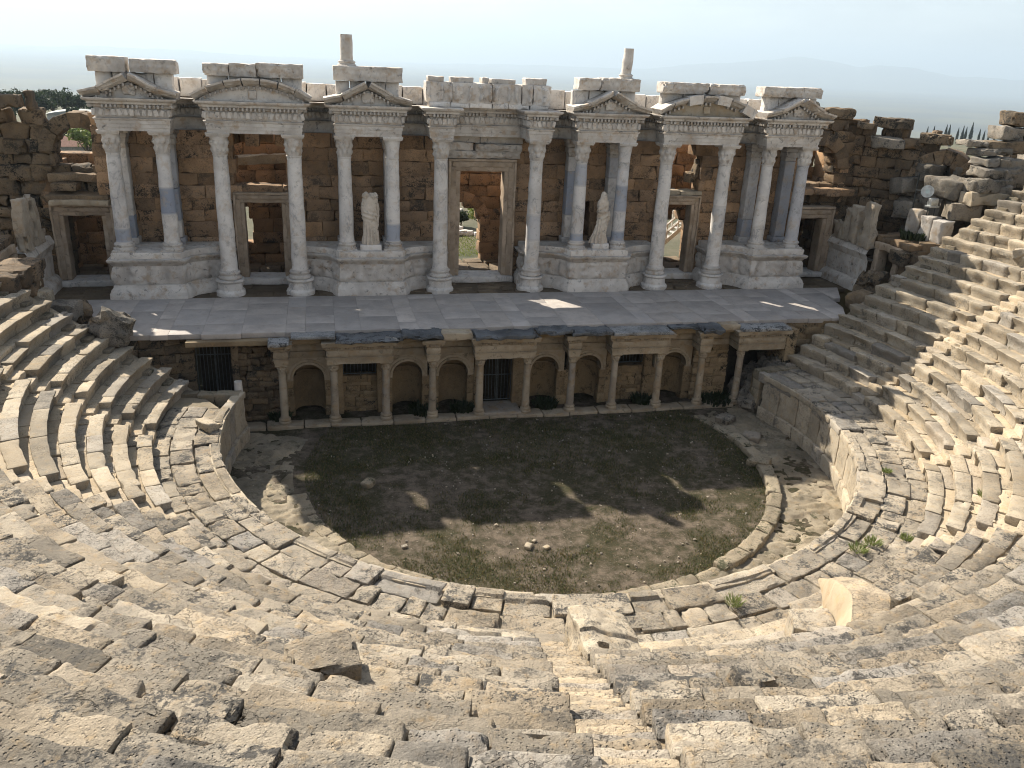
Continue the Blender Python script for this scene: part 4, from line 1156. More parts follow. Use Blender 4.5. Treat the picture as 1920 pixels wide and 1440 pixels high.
mb = MB(); [tube(mb, [(x, -3.1, 7.9), (x, -3.1, 8.5)], .02, 6) for x in (20.95, 21.35)]; mb.build('stand', M['iron'], t)

# ------------------------------------------------------------------ statues
def statue(X, Y, Z, label, H, secs, plinth, folds, head=None, extra=None, yaw=0):
    t = thing('statue', label, 'statue', (X, Y, Z), 'marble statues on the podiums')
    mb = MB(); box(mb, X - plinth[0] / 2, X + plinth[0] / 2, Y - .3, Y + .3, Z, Z + plinth[1], r=.012, amp=.004, chip=.01, a=(.66, .1, .4)); mb.build('plinth', M['marble'], t)
    n = 72; m = 70; V = []
    ks = np.linspace(0, 1, m)
    S = np.array(secs)                      # k, dx, dy, rx, ry
    th = np.arange(n) / n * 2 * PI
    for k in ks:
        dx, dy, rx, ry = [np.interp(k, S[:, 0], S[:, i]) for i in range(1, 5)]
        fo = folds(k, th)
        x = dx + rx * np.cos(th) * (1 + fo); y = dy + ry * np.sin(th) * (1 + fo)
        V.append(np.c_[x, y, np.full(n, k * H)])
    v = np.concatenate(V)
    j = np.arange(n); q = np.concatenate([np.stack([i * n + j, i * n + (j + 1) % n, (i + 1) * n + (j + 1) % n, (i + 1) * n + j], 1) for i in range(m - 1)])
    v += vec3(v * 7 + X, 2) * .012
    c, s_ = math.cos(yaw), math.sin(yaw)
    def place(v): return np.stack([v[:, 0] * c - v[:, 1] * s_, v[:, 0] * s_ + v[:, 1] * c, v[:, 2]], 1) + np.array([X, Y, Z + plinth[1]])
    mb = MB(); mb.add(place(v), q, a=(.6, 0, .3))
    cp = np.vstack([v[-n:], v[-n:].mean(0) + [0, 0, .02]]); mb.add(place(cp), t=np.stack([j, (j + 1) % n, np.full(n, n)], 1), a=(.6, 0, .3))
    for ex in (extra or []):
        vv, Q = ex; mb.add(place(vv), Q, a=(.6, 0, .3))
    mb.build('draped_figure', M['cream_statue'], t)
M['cream_statue'] = marble('statue marble', (.66, .58, .48), (.54, .46, .37), (.3, .26, .22), warm=(.45, .34, .23), grime=.7, veins=.1, bstr=.6, grim=(.12, .105, .085))
def blob(c, r, amp=.02):
    v, Q, _ = rbox(2, 2, 2, .25, .55)
    ln = np.linalg.norm(v, axis=1); v = v / ln[:, None]
    v = v * np.array(r) + vec3(v * 3 + c[0]) * amp + np.array(c)
    return v, Q
def f1(k, th):
    fr = np.clip(-np.sin(th), -.3, 1)
    skirt = .2 * np.cos(th * 13 + 2.0 * np.sin(k * 3)) * np.clip(1 - k / .42, 0, 1) ** .5
    diag = .09 * np.sin(k * 70 + th * 3.2) * np.clip(1 - abs(k - .58) / .22, 0, 1)
    return skirt * (.5 + .5 * abs(fr)) + diag
statue(-5.40, -.05, ZP - .02, 'headless draped marble statue on a white plinth between two columns', 2.28,
       [(0, 0, 0, .37, .26), (.03, 0, 0, .38, .27), (.2, .02, 0, .33, .23), (.42, .01, 0, .33, .22), (.55, .0, 0, .36, .24), (.7, -.01, 0, .35, .22), (.8, 0, 0, .34, .21), (.88, .0, 0, .36, .2), (.94, .02, .02, .27, .17), (.975, .03, .02, .15, .11), (1, .03, .02, .07, .06)],
       (.95, .26), f1, extra=[blob((-.17, -.05, 2.16), (.17, .17, .18), .04), blob((.2, -.06, 2.14), (.17, .16, .16), .04), blob((.33, -.02, 1.45), (.09, .12, .42)), blob((.31, -.08, 1.0), (.07, .08, .3)), blob((-.32, -.04, 1.6), (.08, .12, .36))])
def f2(k, th):
    skirt = .2 * np.cos(th * 12 + k * 9) * np.clip(1 - k / .5, 0, 1) ** .5
    diag = .10 * np.sin(k * 60 - th * 3.5) * np.clip(1 - abs(k - .55) / .3, 0, 1)
    return skirt + diag
statue(5.52, -.05, ZP - .02, 'veiled swaying marble statue with a pointed hood on a small plinth', 2.42,
       [(0, -.06, 0, .40, .27), (.03, -.05, 0, .40, .27), (.12, -.05, 0, .33, .24), (.25, .02, 0, .27, .22), (.4, .08, 0, .27, .21), (.52, .1, 0, .28, .22), (.6, .08, 0, .31, .22), (.66, .05, 0, .26, .2), (.74, .05, 0, .28, .2), (.8, .05, 0, .29, .19), (.85, .06, 0, .2, .16), (.9, .07, 0, .165, .16), (.95, .07, 0, .15, .16), (1, .06, 0, .07, .08)],
       (.82, .28), f2, extra=[blob((.02, -.2, 1.52), (.22, .08, .09)), blob((.36, -.05, 1.25), (.08, .1, .28)), blob((-.14, -.1, 1.6), (.1, .12, .2)), blob((.07, -.14, 2.16), (.07, .05, .11), .01)])

# ------------------------------------------------------------------ stage floor
mb = MB()
def stage_edges(y):
    k = (y - (-6.7)) / (2.0 + 6.7)
    return -14.7 - 4.2 * k * 1.15, 15.2 + 4.6 * k * 1.05
x = -20.0; stripe = 0
while x < 20.2:
    w_ = U(1.0, 1.8); light = stripe % 4 == 1
    if light: w_ = U(.6, .8)
    y = -5.9 + U(-.06, .06)
    while y < -.72:
        l = U(1.0, 2.6); e = min(y + l, -.7)
        xl, xr = stage_edges((y + e) / 2)
        if x + w_ > xl and x < xr:
            a, b = max(x, xl), min(x + w_, xr)
            def clampx(v):
                v = v.copy(); k_ = (v[:, 1] + 6.7) / 8.7
                v[:, 0] = np.clip(v[:, 0], -14.7 - 4.83 * k_, 15.2 + 4.83 * k_); return v
            if x + w_ > stage_edges(e)[0] and x < stage_edges(e)[1]: box(mb, x, x + w_ - .005, y, e - .005, ST - .2, ST + U(-.003, .003), res=2, r=.006, amp=0, chip=0, xf=clampx, a=(.5 + (.14 if light else 0) + U(-.2, .14), U(0, .25), U(0, 1)))
        y = e
    x += w_; stripe += 1
top(mb, 'floor', M['floor'], None, None, kind='structure')
mb = MB()
box(mb, -19.0, 19.0, -.8, 2.2, ST - .3, ST - .05, res=.5, amp=.02, a=(.3, 0, 0))
for k in range(130):
    block(mb, (U(-18.5, 18.5), U(-.45, 1.5), ST - .06 + U(-.03, .03)), (U(.5, 1.1), U(.4, .8), .1), res=.15, amp=.03, rot=(0, 0, U(-.2, .2)), a=(U(.2, .6), .2, U(0, 1)))
top(mb, 'paving_strip', M['dirt'], None, None, kind='structure')
# ------------------------------------------------------------------ front of the stage (wall with niches and small columns)
HX = -.353; YH = -6.28; YW = -5.35
H = [HX + s * h for s, h in ((-1, 8.943), (-1, 6.954), (-1, 4.896), (-1, 2.986), (-1, 1.012), (1, 1.012), (1, 2.986), (1, 4.896), (1, 6.954), (1, 8.943))]
hl = ['plain tan little column at the left end of the niche row', 'marbled little column left of the barred window over rough masonry, left half of the stage front', 'little column right of the left barred window, with worn base',
      'little column with a broken ringed foot, between the two arched niches left of the iron gate', 'little column at the left side of the iron gate', 'little column at the right side of the iron gate',
      'little column standing between the two arched niches right of the iron gate', 'little column left of the barred window in the right half of the stage front', 'dark-streaked little column right of the right barred window', 'slim little column at the right end of the niche row beside patched rubble']
def small_col(X, label, Y=YH, z0=.12, zt=2.66, tn=.5):
    t = thing('small_column', label, 'column', (X, Y, z0), 'small columns along the stage front wall')
    r = .165
    mb = MB(); lathe(mb, [(r * 1.5, z0 - .05), (r * 1.55, z0 + .05)] + [(r * k * 1.05, z0 + .04 + h * .55) for k, h in ATTIC], 24, (X, Y), (tn, 0, U(0, 1)), amp=.02, fr=6); mb.build('base', M['cream'], t)
    mb = MB(); zc = zt - .34
    lathe(mb, [(r * (1.0 - .14 * k), z0 + .27 + k * (zc - z0 - .27)) for k in np.linspace(0, 1, 14)] + [(r * .98, zc)], 24, (X, Y), (tn + U(-.08, .08), U(0, .2), U(0, 1)), amp=.014, fr=4); mb.build('shaft', M['cream'], t)
    mb = MB(); capital(mb, X, Y, zc, zt, r * .86, (tn, 0, U(0, 1))); mb.build('capital', M['cream'], t)
for X, l in zip(H, hl): small_col(X, l)
small_col(10.42, 'lone little column at the far right, before the dark side passage', zt=2.66)
ST2 = [(0, 0), (.0, .07), (.02, .075), (.02, .15), (.05, .19), (.06, .22), (.0, .225), (.02, .25), (.05, .33), (.03, .42), (.0, .45)]
CR2 = [(.02, .44), (.07, .47), (.08, .53), (.20, .57), (.24, .66), (.26, .70)]
def hent(path, label, tn=.5):
    t = thing('small_entablature', label, 'entablature', (path[1][0], YH + .3, 2.66), 'small entablatures along the stage front')
    dz = 1.32
    mb = MB(); sweep(mb, path, [(o, 2.66 + z * dz) for o, z in ST2], .14, (tn, 0, U(0, 1)), amp=.012, fr=4, capT=True, capB=True); mb.build('architrave', M['cream'], t)
    mb = MB(); sweep(mb, path, [(o * .8, 2.66 + z * dz) for o, z in CR2], .14, (tn - .05, 0, U(0, 1)), amp=.025, fr=4, capT=True)
    P = np.array(resample(path, .11)); N = offset_path(P)
    for k in range(1, len(P) - 1):
        if random.random() < .2: continue
        v, Q, _ = rbox(.055, .1, .08, .1, .015); mb.add(v @ rotm(0, 0, math.atan2(N[k][1], N[k][0]) + PI / 2).T + np.array([*(P[k] + N[k] * .07), 2.66 + .52 * dz]), Q, a=(tn - .25, 0, U(0, 1)))
    mb.build('cornice', M['cream'], t)
    return t
yf = YH - .22; yb = -5.62
names = [((H[0] - .25, H[0] + .25), 'short stone entablature block on the left end column'), ((H[1] - .25, H[2] + .25), 'projecting entablature over the left barred window'), ((H[3] - .25, H[3] + .25), 'short entablature block on the ringed-foot little column'),
         ((H[4] - .25, H[5] + .25), 'projecting entablature over the iron gate'), ((H[6] - .25, H[6] + .25), 'short entablature block between the niches right of the iron gate'), ((H[7] - .25, H[8] + .25), 'projecting entablature over the right barred window'),
         ((H[9] - .25, H[9] + .25), 'short entablature block on the slim right end column'), ((10.15, 12.4), 'pale entablature reaching over the dark passage at far right')]
for (a, b), l in names: hent([(a, yb + .5), (a, yf), (b, yf), (b, yb + .5)], l, U(.42, .6))
between = [(H[0] + .25, H[1] - .25, 'recessed entablature over the niche at far left'), (H[2] + .25, H[3] - .25, 'recessed entablature over the niche right of the left barred window'), (H[3] + .25, H[4] - .25, 'recessed entablature over the niche left of the iron gate'),
           (H[5] + .25, H[6] - .25, 'recessed entablature over the niche right of the iron gate'), (H[6] + .25, H[7] - .25, 'recessed entablature over the niche left of the right barred window'), (H[8] + .25, H[9] - .25, 'recessed entablature over the niche at far right'), (H[9] + .25, 10.15, 'recessed entablature over the patched rubble at right')]
for a, b, l in between: hent([(a - .05, yb + .4), (a + .001, yb), (b - .001, yb), (b + .05, yb + .4)], l, U(.4, .52))

# wall behind, with niches
t = thing('stage_front_wall', 'dim tan wall of arched niches below the stage floor', 'wall', (0, YW, 0))
def tt_(s=0, z=0): return (U(.35, .6), max(0, U(-.3, .3)), U(0, 1))
nich = [(H[0], H[1]), (H[2], H[3]), (H[3], H[4]), (H[5], H[6]), (H[6], H[7]), (H[8], H[9])]
for a, b in nich:
    cx = (a + b) / 2; r = .62; zs = 1.72
    mb = MB()
    arch_panel(mb, a + .12, b - .12, 1.62, 2.68, cx, r, zs, YW - .14, .5, 26, (.55, 0, U(0, 1)))
    # archivolt mouldings
    for k, (o, w_) in enumerate(((.0, .10), (.12, .09))):
        ang = np.linspace(PI, 0, 27); ri, ro = r + o, r + o + w_
        V = []; y0 = YW - .14 - .05 + .02 * k
        for q in ang: V += [(cx + ri * math.cos(q), y0, zs + ri * math.sin(q)), (cx + ro * math.cos(q), y0, zs + ro * math.sin(q)), (cx + ro * math.cos(q), YW, zs + ro * math.sin(q)), (cx + ri * math.cos(q), YW, zs + ri * math.sin(q))]
        Q = []
        for i in range(26):
            for j in range(4): Q.append((i * 4 + j, (i + 1) * 4 + j, (i + 1) * 4 + (j + 1) % 4, i * 4 + (j + 1) % 4))
        mb.add(V, Q, a=(.58, 0, U(0, 1)))
    arch_mb = mb
    mb = MB()                                     # half-round niche with shell-like half dome and a ledge
    th = np.linspace(PI, 0, 19); zz = np.r_[np.linspace(.1, zs, 8)]
    V = [(cx + r * math.cos(q), YW + .28 + .62 * math.sin(q), z) for z in zz for q in th]
    nn = len(zz)
    for k in range(1, 8):
        p = k / 7 * PI / 2
        V += [(cx + r * math.cos(p) * math.cos(q), YW + .28 + .62 * math.cos(p) * math.sin(q), zs + r * math.sin(p)) for q in th]
    Q = [(i * 19 + j, i * 19 + j + 1, (i + 1) * 19 + j + 1, (i + 1) * 19 + j) for i in range(nn + 6) for j in range(18)]
    V = np.array(V); V += vec3(V * 2.5 + a, 2) * .03
    mb.add(V, Q, a=(.42, .2, U(0, 1)))
    V = [(cx + rr * math.cos(q), YW + .28 + (rr) * math.sin(q), z) for (rr, z) in ((r, zs - .02), (r - .1, zs + .01), (r - .1, zs + .07), (r, zs + .09)) for q in th]
    mb.add(V, [(i * 19 + j, i * 19 + j + 1, (i + 1) * 19 + j + 1, (i + 1) * 19 + j) for i in range(3) for j in range(18)], a=(.55, 0, .3))
    nc = mb.build('niche', M['tanwall'], t); arch_mb.build('niche_arch', M['cream'], nc)
    for x0, x1 in ((a - .02, cx - r), (cx + r, b + .02)):
        mb = MB(); masonry(mb, (x0, YW), (x1, YW), -.05, 1.63, .55, None, ch=(.35, .5), bl=(.5, .9), res=.2, amp=.02, tf=tt_); mb.build('pier', M['tanwall'], t)
for a, b in ((H[1], H[2]), (H[7], H[8])):
    mb = MB(); masonry(mb, (a + .1, YW + .25), (b - .1, YW + .25), -.05, 1.62, .5, None, ch=(.12, .24), bl=(.25, .6), res=.14, amp=.025, jit=.04, tf=tt_); mb.build('masonry_infill', M['tanwall'], t)
    mb = MB(); box(mb, a - .05, a + .38, YW, YW + .7, 0, 2.7, res=.3, a=tt_()); box(mb, b - .3, b + .05, YW, YW + .7, 0, 2.7, res=.3, a=tt_()); mb.build('pier', M['tanwall'], t)
mb = MB(); box(mb, H[4] - .08, H[4] + .33, YW - .1, YW + .8, 0, 2.7, res=.3, a=tt_()); mb.build('pier', M['tanwall'], t)
mb = MB(); box(mb, H[5] - .42, H[5] + .08, YW - .1, YW + .8, 0, 2.7, res=.3, a=tt_()); mb.build('pier', M['tanwall'], t)
mb = MB(); masonry(mb, (H[9], YW - .15), (10.25, YW - .15), -.05, 2.7, .6, None, ch=(.16, .3), bl=(.25, .55), res=.12, amp=.03, jit=.04, r=.03, tf=lambda s, z: (U(.45, .8), U(0, .2), U(0, 1))); mb.build('patched_rubble', M['tanwall'], t)
mb = MB(); masonry(mb, (-11.15, YW - .2), (H[0] - .05, YW - .2), -.05, 3.8, .7, None, ch=(.18, .32), bl=(.3, .7), res=.14, amp=.04, jit=.06, r=.04, tf=dk, chip=.1); mb.build('rubble_end', M['rubble'], t)
# solid core and dark back rooms
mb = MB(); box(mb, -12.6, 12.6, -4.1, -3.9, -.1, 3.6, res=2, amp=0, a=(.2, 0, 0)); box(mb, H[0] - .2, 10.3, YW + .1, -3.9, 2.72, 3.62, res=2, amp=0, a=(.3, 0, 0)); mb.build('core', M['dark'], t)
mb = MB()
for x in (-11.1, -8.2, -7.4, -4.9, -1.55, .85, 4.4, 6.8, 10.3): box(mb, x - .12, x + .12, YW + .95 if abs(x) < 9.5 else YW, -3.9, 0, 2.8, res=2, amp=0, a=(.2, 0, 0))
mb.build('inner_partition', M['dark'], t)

# iron gates and grilles
def grille(name, x0, x1, z0, z1, y, n, label, mids=(), rail=(), group='iron bars in the stage front'):
    t = thing(name, label, 'gate' if z1 - z0 > 1.5 else 'grille', ((x0 + x1) / 2, y, z0), group)
    mb = MB()
    for a, b in (((x0, z0), (x0, z1)), ((x1, z0), (x1, z1)), ((x0, z0), (x1, z0)), ((x0, z1), (x1, z1))): tube(mb, [(a[0], y, a[1]), (b[0], y, b[1])], .025, 6)
    for z in rail: tube(mb, [(x0, y, z), (x1, y, z)], .022, 6)
    for x in mids: tube(mb, [(x, y, z0), (x, y, z1)], .034, 6)
    mb.build('frame', M['ironl'], t)
    for k in range(1, n):
        x = x0 + (x1 - x0) * k / n; mb = MB(); tube(mb, [(x, y, z0), (x, y, z1)], .012, 5); mb.build('bar', M['ironl'], t)


grille('iron_gate', H[4] + .34, H[5] - .43, .3, 2.66, YW + .2, 9, 'double iron gate of thin bars in the middle of the stage front', mids=((H[4] + H[5]) / 2 - .04,), rail=(1.45,))
grille('window_grille', H[1] + .4, H[2] - .32, 1.7, 2.66, YW + .3, 9, 'black barred window over rough masonry in the left half of the stage front')
grille('window_grille', H[7] + .4, H[8] - .32, 1.78, 2.66, YW + .3, 9, 'black barred window over rough masonry in the right half of the stage front')
grille('iron_gate', -12.6, -11.25, .45, 3.3, -5.1, 10, 'tall dark iron gate in the side passage left of the niche row', mids=(-11.9,), rail=(2.75,))
mb = MB(); box(mb, H[4] + .2, H[5] - .2, YH - .2, YW + .2, .0, .22, res=.2, amp=.015, a=(.4, .2, .3)); top(mb, 'doorstep', M['cream'], 'stone doorstep of the middle iron gate', 'step')
# marble strip the columns stand on
mb = MB(); blocks_row(mb, -11.2, 10.3, -6.62, -5.95, -.15, .12, 17, .35, dz=.02, amp=.02); top(mb, 'marble_sill', M['cream'], 'narrow pale marble sill under the row of little columns', 'sill')
# weathered black slabs on the stage edge
slabs = [(-9.75, -8.95, -6.95, -6.1, 3.58, .14, 'round-edged pale lichened slab corner over the left end column'), (-8.9, -7.2, -6.6, -5.9, 3.74, .12, 'clean white slab edge over the far left niche'), (-7.2, -4.6, -6.9, -5.8, 3.62, .14, 'black weathered slab over the left barred window'),
         (-4.6, -2.95, -6.75, -5.8, 3.66, .16, 'black lichened slab over the niche right of the left barred window'), (-1.7, .95, -6.95, -6.0, 3.62, .16, 'long black weathered slab over the iron gate'), (.98, 2.4, -6.75, -5.9, 3.7, .16, 'black and white blotched slab over the niche right of the iron gate'),
         (2.42, 4.15, -6.8, -5.9, 3.64, .16, 'dark slab with white chipped corners, second right of the iron gate'), (4.2, 6.85, -6.85, -5.9, 3.6, .15, 'pale lichened slab over the right barred window'), (6.9, 8.2, -6.5, -5.7, 3.68, .12, 'sunken black slab over the far right niche'),
         (8.25, 9.2, -6.95, -5.9, 3.6, .2, 'pointed black slab over the right end column'), (-3.0, -1.75, -6.55, -5.8, 3.52, .3, 'smooth new slab between the black slabs left of the gate'), (9.25, 10.2, -6.35, -5.6, 3.55, .28, 'smooth tan slab above the patched rubble'), (10.15, 12.5, -6.75, -5.4, 3.58, .15, 'pale slab over the far right passage, catching the sun')]
for x0, x1, y0, y1, z, h, l in slabs:
    m_ = 'darkslab' if ('black' in l or 'dark' in l) and 'between' not in l else ('greyslab' if 'white' in l or 'pale' in l else 'cream')
    mb = MB(); block(mb, ((x0 + x1) / 2, (y0 + y1) / 2, z + h / 2), (x1 - x0, y1 - y0, h), res=.09, r=.03, amp=.06 if m_ == 'darkslab' else .02, fr=2.5, chip=.25 if m_ == 'darkslab' else .06, a=(U(.45, .65), 0, U(0, 1)))
    top(mb, 'edge_slab', M[m_], l, 'slab', 'slabs along the front edge of the stage')
mb = MB(); box(mb, -12.8, 12.7, -6.2, -5.0, 3.42, ST - .22, res=1, amp=.0, chip=0, a=(.4, 0, 0)); top(mb, 'stage_bed', M['tanwall'], 'rough bedding course under the stage floor slabs', 'course')
# passage walls left and right
mb = MB(); masonry(mb, (-15.2, -5.9), (-12.65, -5.2), -.1, 3.75, .8, None, ch=(.3, .45), bl=(.5, 1.0), res=.2, amp=.04, jit=.05, tf=dk); box(mb, -12.75, -11.1, -5.6, -4.9, 3.32, 3.8, res=.2, amp=.03, a=dk()); box(mb, -11.25, -10.95, -5.6, -4.3, 0, 3.3, res=.3, a=dk())
top(mb, 'passage_wall', M['rubble'], 'mossy rubble wall around the tall iron gate at left', 'wall', 'passage walls')
mb = MB(); masonry(mb, (12.4, -5.6), (15.4, -6.1), -.1, 3.75, .8, None, ch=(.25, .4), bl=(.4, .9), res=.2, amp=.04, jit=.05, tf=dk); box(mb, 12.4, 12.9, -6.6, -5.0, 0, 3.6, res=.3, a=dk())
top(mb, 'passage_wall', M['tanwall'], 'mossy rubble wall right of the lone little column', 'wall', 'passage walls')
mb = MB()
for k in range(70): block(mb, (U(10.6, 12.6), U(-7.4, -5.0), 0), (U(.3, .7), U(.3, .7), U(.3, .5)), res=.12, amp=.06, rot=(U(-.4, .4), U(-.4, .4), U(0, 3)), a=(U(.3, .6), 0, U(0, 1)), xf=lambda v: v + np.array([0, 0, max(.1, (v[:, 0].mean() - 10.3) * .85)]))
top(mb, 'rubble_heap', M['greyrock'], 'sloping heap of grey rubble in the passage behind the lone little column', 'rubble')
t = thing('marble_post', 'broken marble post standing by the rubble left of the niches', 'column stub', (-10.98, -6.3, 0), 'column stubs in the orchestra')
mb = MB(); lathe(mb, [(.24, 0), (.24, .25), (.19, .28)], 20, (-10.98, -6.3), (.5, 0, .2), amp=.02); mb.build('base', M['cream'], t)
mb = MB(); lathe(mb, [(.17, .2), (.165, .8), (.155, 1.4), (.15, 2.02)], 20, (-10.98, -6.3), (.6, 0, .4), amp=.02); mb.build('shaft', M['marble'], t)
for c, r_, l in (((-9.5, -5.75, .05), .4, 'dark weeds at the foot of the far left niche'), ((-3.7, -5.7, .05), .6, 'dark weeds below the niche right of the left barred window'), ((-2.0, -5.7, .05), .5, 'dark weeds below the niche left of the iron gate'),
                ((1.7, -5.7, .05), .5, 'dark weeds below the niche right of the iron gate'), ((6.2, -5.75, .05), .45, 'dark bush at the foot of the right barred window wall'), ((9.6, -5.9, .05), .8, 'dark weeds below the patched rubble at right')):
    plant(c[0], c[1], c[2], int(260 * r_ / .5), .42, l, r_, 'weeds along the foot of the stage front', 'leafe', 'weeds', 'weeds', .5, .03)

# ------------------------------------------------------------------ orchestra
def disc(mb, R0, R1, z, nr, na, a0=0, a1=2 * PI, amp=.03, xf=None, zf=None):
    rr = np.linspace(R0, R1, nr); aa = np.linspace(a0, a1, na)
    V = np.array([(OC[0] + r * math.cos(q), OC[1] + r * math.sin(q), z) for r in rr for q in aa])
    V[:, 2] += fbm(V * .8 + 3, 3) * amp
    i, j = np.meshgrid(np.arange(nr - 1), np.arange(na - 1), indexing='ij'); i = i.ravel(); j = j.ravel()
    mb.add(V, np.stack([i * na + j, (i + 1) * na + j, (i + 1) * na + j + 1, i * na + j + 1], 1), a=(.5, 0, 0))
mb = MB(); disc(mb, .01, 11.9, 0.0, 60, 181, amp=.025)
V = [(x, y, -.03) for x in (-12.8, 12.8) for y in (-9.5, -4.5)]; mb.add(V, [(0, 2, 3, 1)], a=(.5, 0, 0))
top(mb, 'ground', M['ground'], None, None, kind='structure', org=(0, -10.7, 0))

def polar_block(mb, Rm, phi, D, W, z0, z1, res, r=.03, amp=.015, chip=.04, a=None, dphi=0, dr=0, rot=(0, 0, 0), shape=None, fr=3.2):
    """block centred at radius Rm and angle phi (deg): W along the arc, D radial, curved to the ring"""
    v, Q, edge = rbox(W, D, z1 - z0, res, r, 44)
    off = np.array([U(0, 90), U(0, 90), U(0, 90)])
    if shape is not None: v = shape(v, edge, W, D, z1 - z0, off)
    if amp: v = v + vec3(v * fr + off, 2, random.randint(0, 40)) * amp
    if chip:
        ch = np.clip(vnoise(v * 3.4 + off[::-1], 5) - .1, 0, 1) * (edge >= 2) * chip
        v = v - np.sign(v) * ch[:, None]
    if any(rot): v = v @ rotm(*rot).T
    R = Rm + dr + v[:, 1]; p = R_(phi + dphi) - v[:, 0] / (Rm)      # x to the right seen from the centre is clockwise
    w_ = np.stack([OC[0] + R * np.cos(p), OC[1] + R * np.sin(p), (z0 + z1) / 2 + v[:, 2]], 1)
    mb.add(w_, Q, a=a if a is not None else tone())

# kerb ring round the grass
mb = MB(); ph = -200.0
while ph < 22:
    W = U(.7, 1.5); d = math.degrees(W / 8.75); pc = ph + d / 2; ph += d
    if pc > 20: break
    right = -62 < pc < 4
    h = .24 if right else (.12 if pc < -70 and pc > -130 else .07)
    if pc < -170 and random.random() < .6: continue
    if pc > -5 and random.random() < .4: continue
    polar_block(mb, 8.76, pc, .46 if not right else .5, W - .02, -.2, h + U(-.03, .03), .11, r=.05, amp=.035, chip=.12, a=(U(.4, .65), U(0, .3), U(0, 1)))
top(mb, 'kerb', M['pavingstone'], 'ring of pitted kerb stones round the orchestra grass', 'kerb')
# rough paving between kerb and wall
mb = MB(); disc(mb, 8.9, 11.5, 0.0, 34, 560, R_(-200), R_(22), amp=0)
V = mb.V[0]; V[:, 2] += .03 + .055 * fbm(V * 1.7, 4) + .05 * fbm(V * 5 + 9, 3); A = mb.A[0]; A[:, 0] = .4 + .25 * vnoise(V * 1.1); A[:, 1] = np.clip(vnoise(V * .9 + 4), 0, 1) * .6; A[:, 2] = .3
for ring, (Ra, Rb) in enumerate(((9.05, 9.85), (9.85, 10.55), (10.55, 11.2))):
    ph = -198.0 + ring * 3
    while ph < 20:
        W = U(.6, 1.5); d = math.degrees(W / ((Ra + Rb) / 2)); pc = ph + d / 2; ph += d
        if random.random() < .55: continue
        polar_block(mb, (Ra + Rb) / 2, pc, Rb - Ra + U(-.1, .03), W - U(.0, .08), -.25, U(-.0, .07), .10, r=.07, amp=.06, chip=.2, a=(U(.35, .62), U(0, .35), U(0, 1)), rot=(U(-.02, .02), U(-.02, .02), U(-.05, .05)))
top(mb, 'orchestra_paving', M['pavingstone'], 'rough grey-tan paving between the kerb and the seat wall', 'paving')
# podium wall below the walkway
mb = MB()
def pwall(p0, p1, tn=.5):
    W = p1 - p0; pc = (p0 + p1) / 2
    for z0, z1, dr, lab in ((-.1, .55, -.12, 0), (.53, 1.78, 0, 1), (1.76, 2.0, -.06, 2)):
        polar_block(mb, 11.38 + dr, pc, .36, 11.2 * R_(W) - .008, z0, z1, .16, r=.02, amp=.012, chip=.05, a=(U(.45, .62), U(0, .2), U(0, 1)))
ph = -197.5
while ph < 12.0: d = U(3.5, 6.5); pwall(ph, ph + d); ph += d
top(mb, 'orchestra_wall', M['seat'], 'smooth curved stone wall round the orchestra below the seats', 'wall')
# ------------------------------------------------------------------ walkway, seats and stairs
R0 = 13.2; TR = .645; RS = .42; ZW = 2.0
STAIRS = (-177.2, -152.6, -102.6, -52.4, -27.3, -1.4)
PH0, PH1 = -195.5, 17.6
WEDGES = [(PH0, -177.2, 'left end wedge next to the stage'), (-177.2, -152.6, 'left wedge between the two side stairways'), (-152.6, -102.6, 'ruined wedge left of the central stairs'),
          (-102.6, -52.4, 'wedge above the marble exedra'), (-52.4, -27.3, 'first wedge right of the exedra wedge'), (-27.3, -1.4, 'second wedge right of the exedra wedge'), (-1.4, PH1, 'right end wedge next to the stage')]
EROS = (.42, .38, .72, .52, .46, .48, .6)
ORD = ['first', 'second', 'third', 'fourth', 'fifth', 'sixth', 'seventh', 'eighth', 'ninth', 'tenth', 'eleventh', 'twelfth', 'thirteenth', 'fourteenth', 'fifteenth', 'sixteenth', 'seventeenth', 'eighteenth', 'nineteenth', 'twentieth', 'twenty-first', 'twenty-second']
SW = .42          # half width of the stairs
HOLES = []
def seat_shape(er, clean):
    def f(v, edge, W, D, Hh, off):
        front = v[:, 1] < -D / 2 + .16; hz = v[:, 2] + Hh / 2; k = hz / Hh
        # recess below the nose
        if clean: v[:, 1] += front * np.clip((.80 - k) * 6, 0, 1) * .14
        else: v[:, 1] += front * np.clip((.75 - k) * 4, 0, 1) * .07
        topv = v[:, 2] > Hh / 2 - .035
        if er > .5:
            low = fbm(v * 1.7 + off, 2); v[:, 2] -= topv * np.clip(low, 0, 1) * .035 * er
            hi = vnoise(v * 9 + off); v[:, 2] -= topv * np.clip(hi - .3, 0, 1) * .05 * er
            br = vnoise(v * 1.3 + off[::-1]); v[:, 1] += front * np.clip(br - .2, 0, 1) * .2 * er
            v[:, 2] -= (front & topv) * np.clip(vnoise(v * 2.3 + off) - .15, 0, 1) * .08 * er
        elif er > .25:
            br = vnoise(v * 1.6 + off[::-1]); v[:, 1] += front * np.clip(br - .42, 0, 1) * .35
            v[:, 2] -= (front & topv) * np.clip(br - .42, 0, 1) * .2
        return v
    return f
def seat_res(R, phi):
    p = np.array([OC[0] + R * math.cos(R_(phi)), OC[1] + R * math.sin(R_(phi)), ZW + (R - R0) / TR * RS])
    d = np.linalg.norm(p - CAM)
    return .055 if d < 10 else .08 if d < 14 else .105 if d < 20 else .15
def P3(R, phi, z): return np.array([OC[0] + R * math.cos(R_(phi)), OC[1] + R * math.sin(R_(phi)), z])

